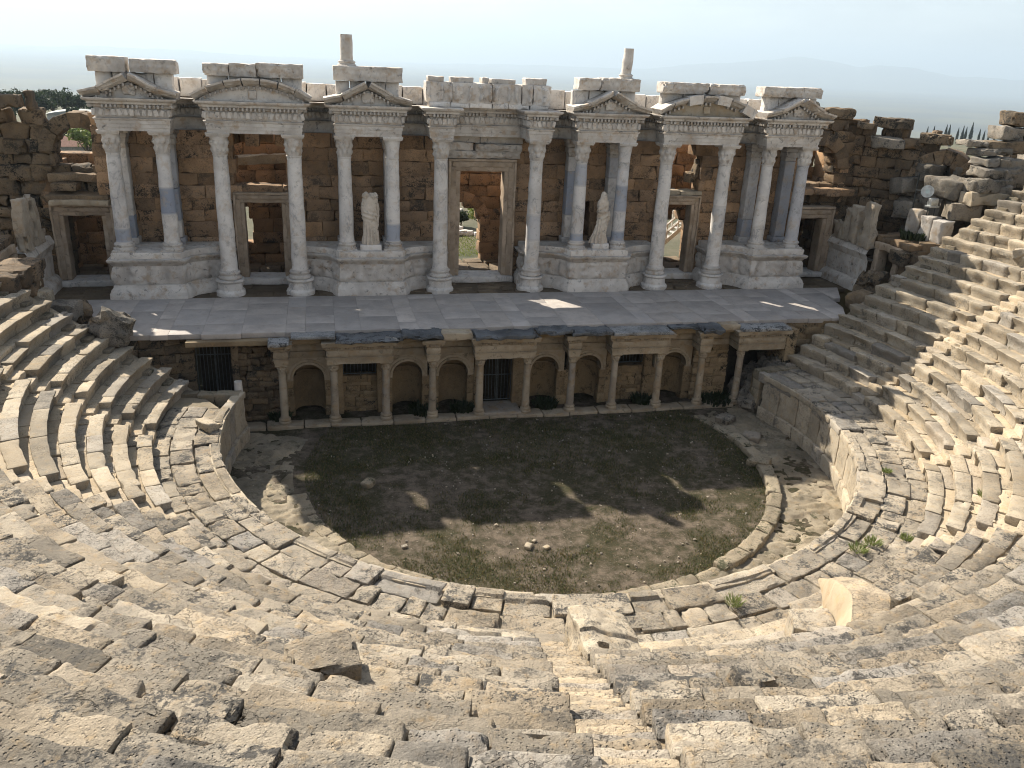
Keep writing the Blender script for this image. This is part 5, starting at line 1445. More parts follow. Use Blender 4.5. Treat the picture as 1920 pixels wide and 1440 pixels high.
def exedra_hole(i, pc): return i < 4 and -100 < pc < -71.5
NROW = 21
for wi, (pa, pb, wl) in enumerate(WEDGES):
    er0 = EROS[wi]
    for i in range(NROW):
        R = R0 + TR * i; zt = ZW + RS * (i + 1)
        a = pa + (math.degrees(SW / R) if wi > 0 else 0); b = pb - (math.degrees(SW / R) if wi < 6 else 0)
        if wi == 0: a = -197.3 + (R - R0) * .42 + U(0, .9)
        if wi == 6: b = 18.7 - (R - R0) * .47 - U(0, .7)
        mb = MB(); p = a; n = 0; er = min(1.0, er0 * (1.0 if wi in (2, 3) else 1) + (.0 if i < 9 else .1))
        if wi == 3 and i < 4: p = -71.5
        p_start = p
        for part in (0, 1):                         # the seat blocks, then the lower foot slabs behind them
            p = p_start
            while p < b - .2:
                if part == 0: W = U(.9, 2.1) if er < .6 else U(.6, 1.9)
                else: W = U(.6, 1.7)
                d = math.degrees(W / R)
                if b - p - d < math.degrees(.5 / R): d = b - p; W = R_(d) * R
                pc = p + d / 2; p += d
                if exedra_hole(i, pc): continue
                pts = np.array([P3(R, pc - d / 2, zt), P3(R, pc + d / 2, zt), P3(R + TR, pc, zt)])
                if not in_view(pts, 260).any(): continue
                e = min(1, max(.1, er + U(-.25, .25)))
                res = seat_res(R, pc); tn = U(.2, .64) - (.1 if wi in (2, 3) and i > 11 else 0)
                if part == 0:
                    sunk = -.16 if random.random() < (.03 * er) and i > 1 else 0
                    polar_block(mb, R + .20 - .01, pc, .42 + .06 * e, W - .003 - .008 * e, zt - RS - .16 + sunk, zt + sunk + U(-.005, .005) * (1 + 3 * e), res, r=.014 + .02 * e, amp=.008 + .012 * e, chip=.02 + .08 * e,
                        a=(tn, max(0, U(-.5, .4)), U(0, 1)), dr=U(-.008, .008) * (1 + 4 * e), rot=(U(-.008, .008) * (1 + e), U(-.005, .005) * (1 + 2.2 * e), U(-.004, .004) * (1 + 4 * e)), shape=seat_shape(e, e < .5), fr=3.0)
                else:
                    low = (.07 if e < .5 else .05) + U(-.012, .012) * (1 + e)
                    polar_block(mb, R + .40 + .18, pc, .38, W - .004, zt - .3, zt - low, max(.07, res), r=.012 + .012 * e, amp=.008 + .012 * e, chip=.02 + .05 * e,
                        a=(tn + .2, U(.1, .8), U(0, 1)), rot=(U(-.012, .012) * (1 + e), U(-.006, .006) * (1 + 2 * e), 0), fr=3.0)
                n += 1
        if n:
            if n == 0: continue
            nm = 'ragged ' if er > .6 else 'curved '
            lab = '%s seat row up from the walkway, %s' % (ORD[i], wl)
            o = top(mb, 'seat_row', M['seat_old' if wi in (2, 3) else 'seat'], lab, 'seat row', 'rows of stone seats')
# stairs: two steps to a row
SL = ['stairway at the far left, near the stage end of the seats', 'side stairway on the left, bending the seats toward the camera', 'central stairway of pale worn steps rising toward the camera',
      'stairway right of the marble exedra, in full sun', 'stairway on the right, climbing past the curved walkway wall', 'stairway at the far right, close to the stage end of the seats']
for si, ph in enumerate(STAIRS):
    t = thing('stairway', SL[si], 'stairway', tuple(P3(R0, ph, ZW)), 'stairways between the seats')
    for i in range(NROW):
        for h in (0, 1):
            if si == 2 and i < 3 and False: continue
            Rs = R0 + TR * i + h * TR / 2; zt = ZW + RS * i + RS / 2 * (h + 1)
            if not in_view(np.array([P3(Rs, ph, zt)]), 150).any(): continue
            mb = MB(); e = .8 if si == 2 else .4
            polar_block(mb, Rs + .24, ph, .48, 2 * SW - .01, zt - .45, zt + U(-.012, .012), min(.12, seat_res(Rs, ph)), r=.03, amp=.018, chip=.06, a=(U(.45, .68), U(.2, .6), U(0, 1)), rot=(0, U(-.02, .02), 0), dr=U(-.02, .02))
            mb.build('step', M['seat_old' if si == 2 else 'seat'], t)
# walkway slabs and their raised outer kerb
mb = MB()
for ring, (Ra, Rb, dz) in enumerate(((11.2, 12.0, .05), (12.0, 12.7, 0), (12.68, 13.3, -.01))):
    ph = -189.5
    while ph < PH1 - 3:
        W = U(.5, 2.0) if ring == 0 else U(.4, 1.5); d = math.degrees(W / Ra); pc = ph + d / 2; ph += d
        e = .7 if -150 < pc < -30 else .4
        def lip(v, edge, W_, D_, H_, off):
            v[:, 2] -= (v[:, 2] > H_ / 2 - .04) * np.clip((v[:, 1] + D_ * .14) * 60, 0, 1) * .085
            return v
        polar_block(mb, (Ra + Rb) / 2, pc, Rb - Ra - U(0, .04), W - U(.01, .05) * e, shape=lip if ring == 0 and random.random() < .75 else None, z0=ZW - .4, z1=ZW + dz + U(-.025, .02), res=.08, r=.02, amp=.016, chip=.08, a=(U(.32, .62), max(0, U(-.4, .3)), U(0, 1)), rot=(U(-.01, .01), U(-.01, .01), U(-.02, .02) * e), dr=U(-.12, .08) * e)
top(mb, 'walkway', M['seat_old'], 'walkway of irregular pale slabs around the top of the orchestra wall', 'walkway')
# earth slope under the stones
mb = MB()
rr = [11.3, 13.3] + [R0 + TR * i for i in range(1, NROW + 1)] + [28, 34, 45, 60]
def zc_(R): return ZW - .14 if R < 13.25 else (ZW - .16 + (R - R0) / TR * RS if R < 27 else ZW - .2 + (27 - R0) / TR * RS)
aa = np.radians(np.linspace(PH0 - 1, PH1 + 1, 200))
def ang_(r):
    k = max(0, min(r, 27) - R0) * .42
    return np.radians(np.linspace((-197.8 if r > 13.25 else -188.5) + k, 18.9 - k * 1.1, 200))
V = np.array([(OC[0] + r * math.cos(q), OC[1] + r * math.sin(q), zc_(r)) for r in rr for q in ang_(r)]); na = 200
i, j = np.meshgrid(np.arange(len(rr) - 1), np.arange(na - 1), indexing='ij'); i = i.ravel(); j = j.ravel()
mb.add(V, np.stack([i * na + j, (i + 1) * na + j, (i + 1) * na + j + 1, i * na + j + 1], 1), a=(.5, .2, 0))
# vertical end faces of the slope
for e_ in (0, -1):
    V = [(OC[0] + r * math.cos(ang_(r)[e_]), OC[1] + r * math.sin(ang_(r)[e_]), z) for r in rr for z in (zc_(r), -.2)]
    mb.add(V, [(2 * k, 2 * k + 1, 2 * k + 3, 2 * k + 2) for k in range(len(rr) - 1)], a=(.5, .2, 0))
top(mb, 'terrain', M['pavingstone'], None, None, kind='structure', org=(0, -10.7, 0))
# end walls of the seat banks
for s, (p_, l) in enumerate(((-197.6, 'stepped end wall under the left seats'), (18.7, 'stepped end wall under the right seats'))):
    mb = MB(); sg = 1 if s == 0 else -1; pe = p_ + sg * 13.8 * .42
    A = (OC[0] + 11.3 * math.cos(R_(p_)), OC[1] + 11.3 * math.sin(R_(p_))); B = (OC[0] + 27 * math.cos(R_(pe)), OC[1] + 27 * math.sin(R_(pe)))
    if s == 0: A, B = B, A; mk = lambda q, z: z < zc_(27 - q) + .05
    else: mk = lambda q, z: z < zc_(11.3 + q) + .05
    A, B = (B, A) if False else (A, B)
    masonry(mb, B, A, -.1, 9.8, .5, (lambda q, z, mk=mk: mk(15.7 - q, z)), ch=(.42, .43), bl=(.6, 1.2), res=.25, amp=.03, jit=.04, tf=dk)
    top(mb, 'end_wall', M['pavingstone'], l, 'wall', 'end walls of the seat banks')
# ------------------------------------------------------------------ marble exedra cut into the lowest rows
def dent(v, c, r, depth):
    d = np.linalg.norm(v[:, :2] - np.array(c[:2]), axis=1)
    k = (d < r) & (v[:, 2] > c[2] - .12); v[k, 2] -= depth
    return v
t = thing('exedra', 'curved golden marble bench with a high rounded back, right of the central stairs', 'marble bench', (3.0, -24.0, ZW))
EC = np.array([.82, -24.15])
mb = MB(); tg = np.linspace(28, -76, 53); V = []
for i, q in enumerate(tg):
    r_in = np.interp(q, [-76, -30, 0, 15, 28], [2.3, 2.35, 2.55, 3.3, 4.3]); zt = np.interp(q, [-76, -15, 0, 15, 28], [3.66, 3.66, 3.45, 2.85, 2.06])
    out = np.interp(q, [-76, -55, -35, -15, 5, 18, 28], [.3, .5, .68, .92, .62, .3, .03]); lean = .10 * (zt - 2.0)
    d = np.array([math.cos(R_(q)), math.sin(R_(q))])
    for r, z in ((r_in - .02, 1.9), (r_in - .05, 2.0 + .2 * (zt - 2)), (r_in, 2.0 + .6 * (zt - 2)), (r_in + lean, zt - .05), (r_in + lean + .05, zt), (r_in + lean + out, zt - .01), (r_in + lean + out + .02, zt - .08), (r_in + lean + out, 1.9)):
        V.append((*(EC + d * r), z))
V = np.array(V); V += vec3(V * 3, 2) * .012
Q = [(i * 8 + j, i * 8 + j + 1, (i + 1) * 8 + j + 1, (i + 1) * 8 + j) for i in range(52) for j in range(4)]
mb.add(V, Q, a=(.46, .1, .2)); mb.build('curved_back', M['golden'], t)
mb = MB(); Q = [(i * 8 + j, i * 8 + j + 1, (i + 1) * 8 + j + 1, (i + 1) * 8 + j) for i in range(52) for j in range(4, 7)]
mb.add(V, Q, a=(.6, .5, .45))
for b in (0, 52): mb.add(V[b * 8:b * 8 + 8], t=[(0, k, k + 1) for k in range(1, 7)], a=(.6, 0, .2))
mb.build('back_top', M['seat_old'], t)
def arcblk(nm, r0, r1, a0, a1, z0, z1, mat, tn, amp=.01):
    mb = MB(); v, Q, e = rbox((r0 + r1) / 2 * R_(abs(a1 - a0)), r1 - r0, z1 - z0, .08, .02, 40); v += vec3(v * 3 + a0) * amp
    R = (r0 + r1) / 2 + v[:, 1]; q = R_((a0 + a1) / 2) - v[:, 0] / ((r0 + r1) / 2)
    mb.add(np.stack([EC[0] + R * np.cos(q), EC[1] + R * np.sin(q), (z0 + z1) / 2 + v[:, 2]], 1), Q, a=(tn, 0, U(0, 1))); mb.build(nm, M[mat], t)
arcblk('seat', 1.5, 2.42, -7, -33, 1.95, 3.0, 'seat_old', .62)
arcblk('seat', 1.75, 2.4, -33.4, -64, 1.95, 2.7, 'golden', .55)
arcblk('seat_foot', 1.35, 1.8, -36, -62, 1.95, 2.3, 'seat', .5)
mb = MB(); v, Q, e = rbox(1.3, 1.5, 1.5, .05, .03); 
v[:, 2] -= (v[:, 2] > 0) * np.clip((v[:, 0] + .35), 0, 2) * .42
v[:, 2] -= (v[:, 2] > 0) * (v[:, 1] < -.05) * .05
v += vec3(v * 2.2 + 4, 3) * .045
v = v + np.array([-2.2, -24.95, 2.85]); v = dent(v, (-2.45, -25.45, 3.5), .10, .35)
mb.add(v, Q, a=(.62, 0, .4)); top(mb, 'marble_end_block', M['seat'], 'tall pale marble block with a round hole on top, beside the central stairs', 'stone block')
mb = MB()
for zt, Ra, Rb in ((2.14, 13.2, 13.75), (2.32, 13.72, 14.3), (2.5, 14.27, 15.0), (2.78, 14.95, 15.9)):
    ph = -97.0 if zt < 2.9 else -99.2
    while ph < -73.5:
        W = U(1.0, 2.2); d = math.degrees(W / Ra); pc = ph + d / 2; ph += d
        if zt > 2.45 and pc > -81: continue
        polar_block(mb, (Ra + Rb) / 2, pc, Rb - Ra + .02, W - .01, zt - .6, zt + U(-.01, .01), .09, r=.025, amp=.012, chip=.05, a=(U(.5, .7), U(0, .25), U(0, 1)))
top(mb, 'honour_steps', M['seat'], 'low broad pale steps between the tall block and the golden bench', 'steps')
mb = MB()
for pc in (-79.0, -76.0, -73.2): polar_block(mb, 15.55, pc, .5, .8, 2.2, 3.66, .08, r=.03, amp=.02, chip=.06, a=(.45, .1, U(0, 1)))
top(mb, 'filling_block', M['seat_old'], 'grey blocks with clamp holes behind the golden bench', 'stone block')

# tilted and fallen blocks among the seats
def on_row(phi, i, f=.4): 
    R = R0 + TR * (i + f); return P3(R, phi, ZW + RS * (i + 1))
falls = [(-113, 10, (.9, .6, .45), 'pitted grey block tilted on the seats at bottom centre', 'seat_old', (.12, .1, .5)), (-96, 9, (.55, .5, .45), 'small rounded stone upright among the seats right of the central stairs', 'seat', (.1, .1, .3)),
         (-10, 8, (.7, .5, .4), 'dark-sided broken block beside the far right stairs', 'seat', (.1, .15, .3)), (4, 12, (.9, .6, .4), 'broken pale block on the highest right seats', 'seat', (.1, .2, .6))]
for ph, i, s, l, m_, r_ in falls:
    c = on_row(ph, i); loose('fallen_block', (c[0], c[1], c[2] + s[2] * .22), s, l, 'seat_old', (r_[0], r_[1], R_(ph + 90) + r_[2]), amp=.06, group='fallen blocks on the seats', r=.015, res=.07, cat='fallen block', chip=.16)
# blocks lying on the paved ring and walkway
for x, y, z, s, l, m_ in ((-11.6, -10.6, 2.12, (.8, .45, .3), 'cream block standing askew near the left end of the walkway', 'seat'),
                          (9.1, -8.2, .15, (.9, .6, .3), 'grey stone slab in the grass near the right passage', 'greyrock'), (9.4, -10.0, .12, (.7, .5, .25), 'second grey slab in the grass, nearer the camera', 'greyrock'), (8.55, -12.2, .15, (.8, .6, .3), 'broken pale slab at the inner edge of the right kerb', 'pavingstone'), (-6.3, -11.7, .08, (.5, .4, .2), 'flat pale stone lying alone in the shaded grass', 'pavingstone')):
    loose('fallen_slab', (x, y, z), s, l, m_, (U(-.1, .1), U(-.1, .1), U(0, 3)), amp=.06, group='stones around the orchestra', res=.07, cat='stone')
stp = [(-5.45, -15.9, .13, 'small cream stone on the sunlit gravel at left'), (-1.65, -16.5, .2, 'largest white pebble of the cluster on the gravel'), (-1.1, -16.6, .15, 'second white pebble of the cluster on the gravel'), (-1.4, -16.2, .1, 'smallest white pebble of the cluster on the gravel'), (-2.4, -15.1, .1, 'lone white pebble near the shadow edge')]
for x, y, s, l in stp: loose('pebble', (x, y, .04), (s * 1.5, s * 1.1, s * .7), l, 'seat', (0, 0, U(0, 3)), amp=.02, group='white pebbles in the orchestra', res=.05, r=.04, cat='pebble')

# grass tufts on the seats
tf = [(P3(14.6, -41.0, 2.9), .24, 'green grass tuft in a right seat row'), ((7.12, -20.8, 2.02), .26, 'grass tuft on the right walkway, first of the pair'), ((6.5, -21.05, 2.02), .28, 'grass tuft on the right walkway, second of the pair'), ((8.25, -20.75, 2.02), .2, 'grass tuft at the foot of the right seats'), ((10.35, -16.9, 2.02), .16, 'small tuft in a crack of the right walkway'),
      ((1.9, -22.75, 2.04), .24, 'grass tuft beside the clean moulded slab near the golden bench'), ((-8.32, -20.85, 2.02), .2, 'grass tuft on the left walkway')]
for c, r_, l in tf: plant(c[0], c[1], c[2], 170, r_ * .75, l, r_ * .8, 'grass tufts on the seats', 'leafb', 'grass tuft', 'grass_tuft', 1.0, .007)

# dry weeds and stone chips caught in the joints of the seats
wm = MB(); cm_ = MB()
for k in range(900):
    i_ = int(U(0, 16)); ph_ = U(-196, 14); Rr = R0 + TR * i_ + (random.choice((.40, .62)) + U(-.03, .03))
    c = P3(Rr, ph_, ZW + RS * (i_ + 1) - .08)
    if not in_view(np.array([c]), 50).any() or exedra_hole(i_, ph_): continue
    if random.random() < .5:
        for j in range(random.randint(3, 9)):
            a = U(0, 6.28); l = U(.04, .14); w_ = .006; b = U(0, 6.28); x, y = c[0] + U(-.08, .08), c[1] + U(-.08, .08)
            wm.add([(x - w_ * math.cos(b), y - w_ * math.sin(b), c[2]), (x + w_ * math.cos(b), y + w_ * math.sin(b), c[2]), (x + math.cos(a) * l * .7, y + math.sin(a) * l * .7, c[2] + l)], t=[(0, 1, 2)], a=(U(0, 1), U(.2, 1), 0))
    else:
        s_ = U(.02, .07); block(cm_, (c[0], c[1], c[2] + .03), (s_ * 1.6, s_ * 1.2, s_), res=.05, r=.015, amp=.012, rot=(U(-.4, .4), U(-.4, .4), U(0, 3)))
g = wm.build('dry_grass', M['grass'], smooth=False); g['kind'] = 'stuff'; g['label'] = 'dry weeds in the joints of the seats'
g = cm_.build('stone_chips', M['seat']); g['kind'] = 'stuff'; g['label'] = 'loose stone chips on the seats'

# ------------------------------------------------------------------ orchestra grass and gravel
gm = MB(); N = 46000
r = 8.5 * np.sqrt(rng.random(N * 3)); a = rng.random(N * 3) * 2 * PI
X = OC[0] + r * np.cos(a); Y = OC[1] + r * np.sin(a)
pz = np.c_[X * .34, Y * .34, X * 0]
dens = fbm(pz * 2.2 + 5, 3) + .5 * (Y > -10.5) * (1) + .7 * np.clip((r - 7.2), 0, 1) + .4 * fbm(pz * 8, 2)
keep = (dens > -.25 + rng.random(N * 3) * 1.1) & (Y < -6.75)
X, Y = X[keep][:N], Y[keep][:N]; n = len(X)
h = rng.uniform(.03, .11, n); b = rng.random(n) * 2 * PI; wd = rng.uniform(.008, .016, n); ln = rng.uniform(-.06, .06, (n, 2))
V = np.zeros((n, 3, 3)); dx, dy = np.cos(b) * wd, np.sin(b) * wd
V[:, 0] = np.c_[X - dx, Y - dy, X * 0]; V[:, 1] = np.c_[X + dx, Y + dy, X * 0]; V[:, 2] = np.c_[X + ln[:, 0], Y + ln[:, 1], h]
A = np.repeat(np.c_[rng.random(n), (rng.random(n) < .4) * rng.uniform(.4, 1, n), X * 0], 3, 0)
gm.add(V.reshape(-1, 3), t=np.arange(n * 3).reshape(n, 3), a=A)
g = gm.build('grass', M['grass'], smooth=False); g['kind'] = 'stuff'; g['label'] = 'thin short grass over the orchestra floor'
gm = MB(); N = 1800
P_, Qq = grid_box(1, 1, 1); cube = P_ * 1.0 - .5
r = 8.6 * np.sqrt(rng.random(N)); a = rng.random(N) * 2 * PI
for k in range(N):
    y = OC[1] + r[k] * math.sin(a[k])
    if y > -6.8: continue
    s = .008 + .026 * rng.random() ** 5
    v = (cube * rng.uniform(.6, 1.3, (8, 1)) * rng.uniform(.6, 1.3, (1, 3))) * s * 2 + np.array([r[k] * math.cos(a[k]), y, s * .5])
    gm.add(v, Qq, a=(rng.uniform(.35, .75), 0, rng.random()))
g = gm.build('gravel', M['seat_old'], smooth=False); g['kind'] = 'stuff'; g['label'] = 'loose gravel and chips over the orchestra floor'

# ------------------------------------------------------------------ ruins on the skyline at right and left
sk = [  # x, y, z, size, rotz, label, mat
 (17.1, 2.9, 12.45, (1.3, .9, .7), .1, 'brown block standing highest beside the rightmost gable', 'seat_old'), (19.0, 3.0, 12.25, (1.9, .9, .55), .05, 'long tawny block on the wing wall beside the rightmost gable', 'rubble'),
 (21.6, 1.6, 11.95, (1.9, .9, .5), -.7, 'long overhanging block on top of the right wing wall', 'rubble'), (20.5, 2.2, 11.75, (1.0, .5, .3), -.6, 'thin slab with a pale wedge on it, on the right wing wall', 'rubble'),
 (23.0, -.1, 11.35, (1.5, .8, .5), -.8, 'tawny block under the overhanging block', 'rubble'), (21.2, 1.2, 11.0, (1.6, .7, .5), -.8, 'grey flat block second course of the right wing top', 'greyrock')]
for x, y, z, s, rz, l, m_ in sk: loose('skyline_block', (x, y, z), s, l, m_, (U(-.04, .04), U(-.06, .06), rz), amp=.06, group='ruined blocks on the skyline', r=.05, res=.1, cat='stone block', chip=.2)
gr = [(23.6, -2.2, 11.35, (1.7, .9, .28), 'topmost grey slab of the stacked pile above the right seats'), (24.1, -2.6, 11.02, (1.9, 1.0, .32), 'second grey slab of the stacked pile above the right seats'), (24.0, -3.0, 10.62, (2.0, 1.0, .36), 'third grey slab of the stacked pile above the right seats'), (23.9, -3.4, 10.15, (2.2, 1.1, .45), 'fourth grey slab of the stacked pile above the right seats'), (23.5, -3.6, 9.6, (2.3, 1.1, .55), 'thick grey block at the foot of the stacked pile'),
      (23.0, -4.0, 9.0, (1.6, .8, .6), 'sunlit tawny block right of the floodlight'), (24.2, -4.1, 8.9, (1.2, .8, .7), 'dark block in the shade right of the sunlit tawny block')]
for x, y, z, s, l in gr: loose('stacked_slab', (x, y, z), s, l, 'greyrock' if 'tawny' not in l else 'seat', (U(-.05, .05), U(-.08, .08), U(-.3, .3)), amp=.06, group='grey slabs stacked above the right seats', r=.05, res=.1, cat='stone slab', chip=.2)
br = [(26.2, -2.1, 12.5, (2.2, 1.1, .62), 'topmost block of the pile at the right picture edge', 'rubble'), (25.3, -2.0, 11.85, (1.3, 1.1, .62), 'left block of the second course at the right picture edge', 'greyrock'), (26.8, -2.6, 11.85, (1.4, 1.1, .6), 'right block of the second course at the right picture edge', 'rubble'),
      (25.1, -2.3, 11.2, (2.2, 1.2, .6), 'dark block of the third course at the right picture edge', 'rubble'), (27.2, -3.2, 11.2, (1.3, 1.1, .6), 'tawny block of the third course at the right picture edge', 'rubble'), (25.3, -3.0, 10.45, (2.4, 1.3, .55), 'wide tilted grey slab below the pile at the right picture edge', 'greyrock'), (27.3, -3.7, 10.5, (1.3, 1.2, .8), 'grey block next to the wide tilted slab', 'greyrock')]
for x, y, z, s, l, m_ in br: loose('pile_block', (x, y, z), s, l, m_, (U(-.03, .03), U(-.08, .08), U(-.25, .15)), amp=.06, group='blocks piled at the right picture edge', r=.05, res=.1, cat='stone block', chip=.18)
mb = MB()
for k in range(46):
    x = U(22.2, 29); y = U(-3.8, 1.5) - (x - 22) * .12
    block(mb, (x, y, U(7.6, 9.6) + (x - 22) * .2), (U(1.0, 1.8), U(.9, 1.4), U(.6, .9)), res=.15, amp=.06, r=.05, chip=.2, rot=(U(-.1, .1), U(-.1, .1), U(-.4, .4)), a=dk())
box(mb, 22.5, 30, -2.0, 3.0, 3.5, 8.6, res=1, amp=.2, a=dk()); box(mb, 25.5, 31, -3.0, 3.0, 3.5, 9.8, res=1, amp=.2, a=dk())
top(mb, 'rubble_bank', M['greyrock'], 'heap of dark broken stone under the stacked slabs above the right seats', 'rubble', 'rubble banks')
lb = [(-21.6, 2.2, 12.1, (1.5, 1.0, .8), 'dark upright block on the skyline at the left picture edge', 'greyrock'), (-20.6, 2.2, 11.65, (1.9, 1.0, .5), 'flat sunlit block left of the round arch', 'rubble')]
for x, y, z, s, l, m_ in lb: loose('skyline_block', (x, y, z), s, l, m_, (0, U(-.05, .05), U(-.1, .1)), amp=.06, group='ruined blocks on the skyline', r=.05, res=.1, cat='stone block', chip=.18)
# left end, by the seats
for x, y, z, s, l in ((-18.8, -4.2, 5.55, (1.4, .9, .35), 'flat pale slab on top of the left seat end'), (-18.4, -4.4, 5.0, (1.5, 1.0, .7), 'grey block under the flat pale slab at left'), (-17.4, -4.6, 4.5, (1.3, 1.0, .7), 'mossy block next to the stage at left')):
    loose('end_block', (x, y, z), s, l, 'greyrock' if 'pale' not in l else 'seat', (0, U(-.06, .06), U(-.3, .3)), amp=.07, group='blocks at the left end of the seats', r=.09, cat='stone block')

# ------------------------------------------------------------------ open land, hills, trees, buildings
def land_h(x, y):
    r = np.hypot(x, y); h = 3.3 - .0443 * np.clip(r - 35, 0, 525)
    k = np.clip((r - 560) / 260, 0, 1); k = k * k * (3 - 2 * k)
    h = h * (1 - k) + (-200) * k
    h = np.where((np.abs(x) < 48) & (y < 6.5) & (y > -60), -1.2, h)
    return h
def logs(lo, hi, n): return np.geomspace(lo, hi, n)
xs = np.r_[-logs(60, 32000, 46)[::-1], np.arange(-57, 58, 3.0), logs(60, 32000, 46)]
ys = np.r_[-logs(62, 1900, 10)[::-1], np.arange(-60, 5, 6.0), 6.3, 6.6, np.arange(8, 62, 3.0), logs(64, 27000, 70)]
Xg, Yg = np.meshgrid(xs, ys); x, y = Xg.ravel(), Yg.ravel(); z = land_h(x, y)
r = np.hypot(x, y); z = z + (y > 7) * (fbm(np.c_[x * .08, y * .08, x * 0], 4) * .35 * np.clip(r / 60, .15, 3)) * (r < 700)
mb = MB(); nx = len(xs); i, j = np.meshgrid(np.arange(len(ys) - 1), np.arange(nx - 1), indexing='ij'); i = i.ravel(); j = j.ravel()
mb.add(np.c_[x, y, z], np.stack([i * nx + j, i * nx + j + 1, (i + 1) * nx + j + 1, (i + 1) * nx + j], 1), a=(.5, 0, 0))
top(mb, 'land', M['land'], None, None, kind='structure', org=(0, 0, 0))
def ray(px, py): d = CF * FPX + CR * (px - 960) - CU * (py - 720); return d / math.hypot(d[0], d[1])
ridge = [(-400, 96), (-150, 84), (0, 90), (150, 86), (350, 94), (640, 116), (800, 120), (960, 120), (1100, 126), (1210, 130), (1282, 121), (1340, 119), (1440, 114), (1490, 106), (1565, 116), (1615, 126), (1652, 122), (1715, 126), (1777, 142), (1850, 147), (1920, 150), (2100, 158), (2400, 172)]
mb = MB(); V = []; D = 20000; xx = np.arange(-400, 2400, 12.0); rx = np.array(ridge, float)
for px in xx:
    d = ray(px, np.interp(px, rx[:, 0], rx[:, 1])); zt = CAM[2] + d[2] * D + 16 * float(fbm(np.array([[px * .03, 0, 0]]), 4)[0])
    for k, (dd, f_) in enumerate(((15500, 0), (16500, .12), (17500, .35), (18600, .62), (19400, .86), (20000, 1.0), (21500, .3))):
        V.append((CAM[0] + d[0] * dd, CAM[1] + d[1] * dd, -205 + (zt + 205) * f_ + (0 if k in (0, 5) else 25 * float(vnoise(np.array([[px * .025, k * 1.3, 0]]))[0]))))
n7 = 7; nn = len(xx); i, j = np.meshgrid(np.arange(nn - 1), np.arange(6), indexing='ij'); i = i.ravel(); j = j.ravel()
mb.add(V, np.stack([i * n7 + j, (i + 1) * n7 + j, (i + 1) * n7 + j + 1, i * n7 + j + 1], 1), a=(.5, 0, 0))
top(mb, 'hills', M['hills'], None, None, kind='structure')

def crown(mb, c, R, n, leaf, squash=.8, seed=0, clumps=14):
    cs = [np.array(c) + np.array([U(-1, 1), U(-1, 1), U(-.8, 1) * squash]) * R * .62 for _ in range(clumps)]
    cr = [R * U(.28, .5) for _ in range(clumps)]
    k = rng.integers(0, clumps, n); d = rng.normal(size=(n, 3)); d /= np.linalg.norm(d, axis=1)[:, None]
    rr = np.array(cr)[k] * (rng.random(n) ** .4)
    p = np.array(cs)[k] + d * rr[:, None] * np.array([1, 1, squash])
    u = rng.normal(size=(n, 3)); u /= np.linalg.norm(u, axis=1)[:, None]; w_ = np.cross(u, d + .3 * rng.normal(size=(n, 3))); w_ /= np.linalg.norm(w_, axis=1)[:, None] + 1e-9
    s = leaf * rng.uniform(.6, 1.4, n)[:, None]
    V = np.stack([p - u * s - w_ * s * .5, p + u * s - w_ * s * .5, p + u * s + w_ * s * .5, p - u * s + w_ * s * .5], 1).reshape(-1, 3)
    A = np.repeat(np.c_[np.clip(rng.random(n) * .5 + rng.random(clumps)[k] * .5, 0, 1), (rng.random(n) < .12) * .6, np.zeros(n)], 4, 0)
    mb.add(V, np.arange(n * 4).reshape(n, 4), a=A)
def tree(x, y, h, R, label, group, mat='leafe', n=1400, leaf=.16, name='tree', squash=.75):
    z = float(land_h(np.array([x]), np.array([y]))[0]) - .2
    t = thing(name, label, 'tree', (x, y, z), group)
    mb = MB(); tube(mb, [(x, y, z), (x + .1, y, z + h * .3), (x + U(-.2, .2), y + U(-.2, .2), z + h * .75)], [R * .09, R * .075, R * .03], 7)
    for k in range(4):
        a = U(0, 6.28); tube(mb, [(x + .1, y, z + h * .35), (x + math.cos(a) * R * .6, y + math.sin(a) * R * .6, z + h * U(.55, .8))], [R * .05, R * .015], 5)
    mb.build('trunk', M['bark'], t)
    mb = MB(); crown(mb, (x, y, z + h - R * squash * .95), R, n, leaf, squash); mb.build('crown', M[mat], t, smooth=False)
TL = ['leftmost pine of the wooded rise behind the left ruins', 'second dark pine from the left on the wooded rise', 'broad pine in the middle of the wooded rise at far left', 'taller pine left of the pale metal roof', 'pine just left of the pale metal roof', 'low pine behind the pale metal roof', 'round pine at the right end of the wooded rise', 'small dark tree in front of the pale roof', 'far pine half hidden by the left gable']
for k, (px, D_, h, R) in enumerate(((-25, 205, 6.5, 3.2), (22, 210, 7.5, 3.6), (48, 200, 7.0, 3.4), (75, 205, 7.2, 3.4), (98, 212, 7.3, 3.3), (118, 220, 7.4, 3.3), (140, 226, 6.4, 3.0), (134, 172, 4.6, 1.3), (185, 220, 6.0, 3.0))):
    d = ray(px, 190); tree(CAM[0] + d[0] * D_, CAM[1] + d[1] * D_, h, R, TL[k], 'pines on the far left rise', 'leafe', 1500, .22)
for x, y, h, R, l, m_ in ((-30.8, 57.5, 4.2, 1.6, 'round green tree seen through the left arch', 'leafb'), (-34.8, 64, 4.8, 2.0, 'dark tree left of the red-roofed house in the arch', 'leafe'), (-33.5, 70, 5.2, 2.2, 'tree behind the red-roofed house in the arch', 'leafb'), (-28.5, 66, 4.6, 1.9, 'tree at the right side of the arch view', 'leafe')):
    tree(x, y, h, R, l, 'trees seen through the left arch', m_, 1500, .11)
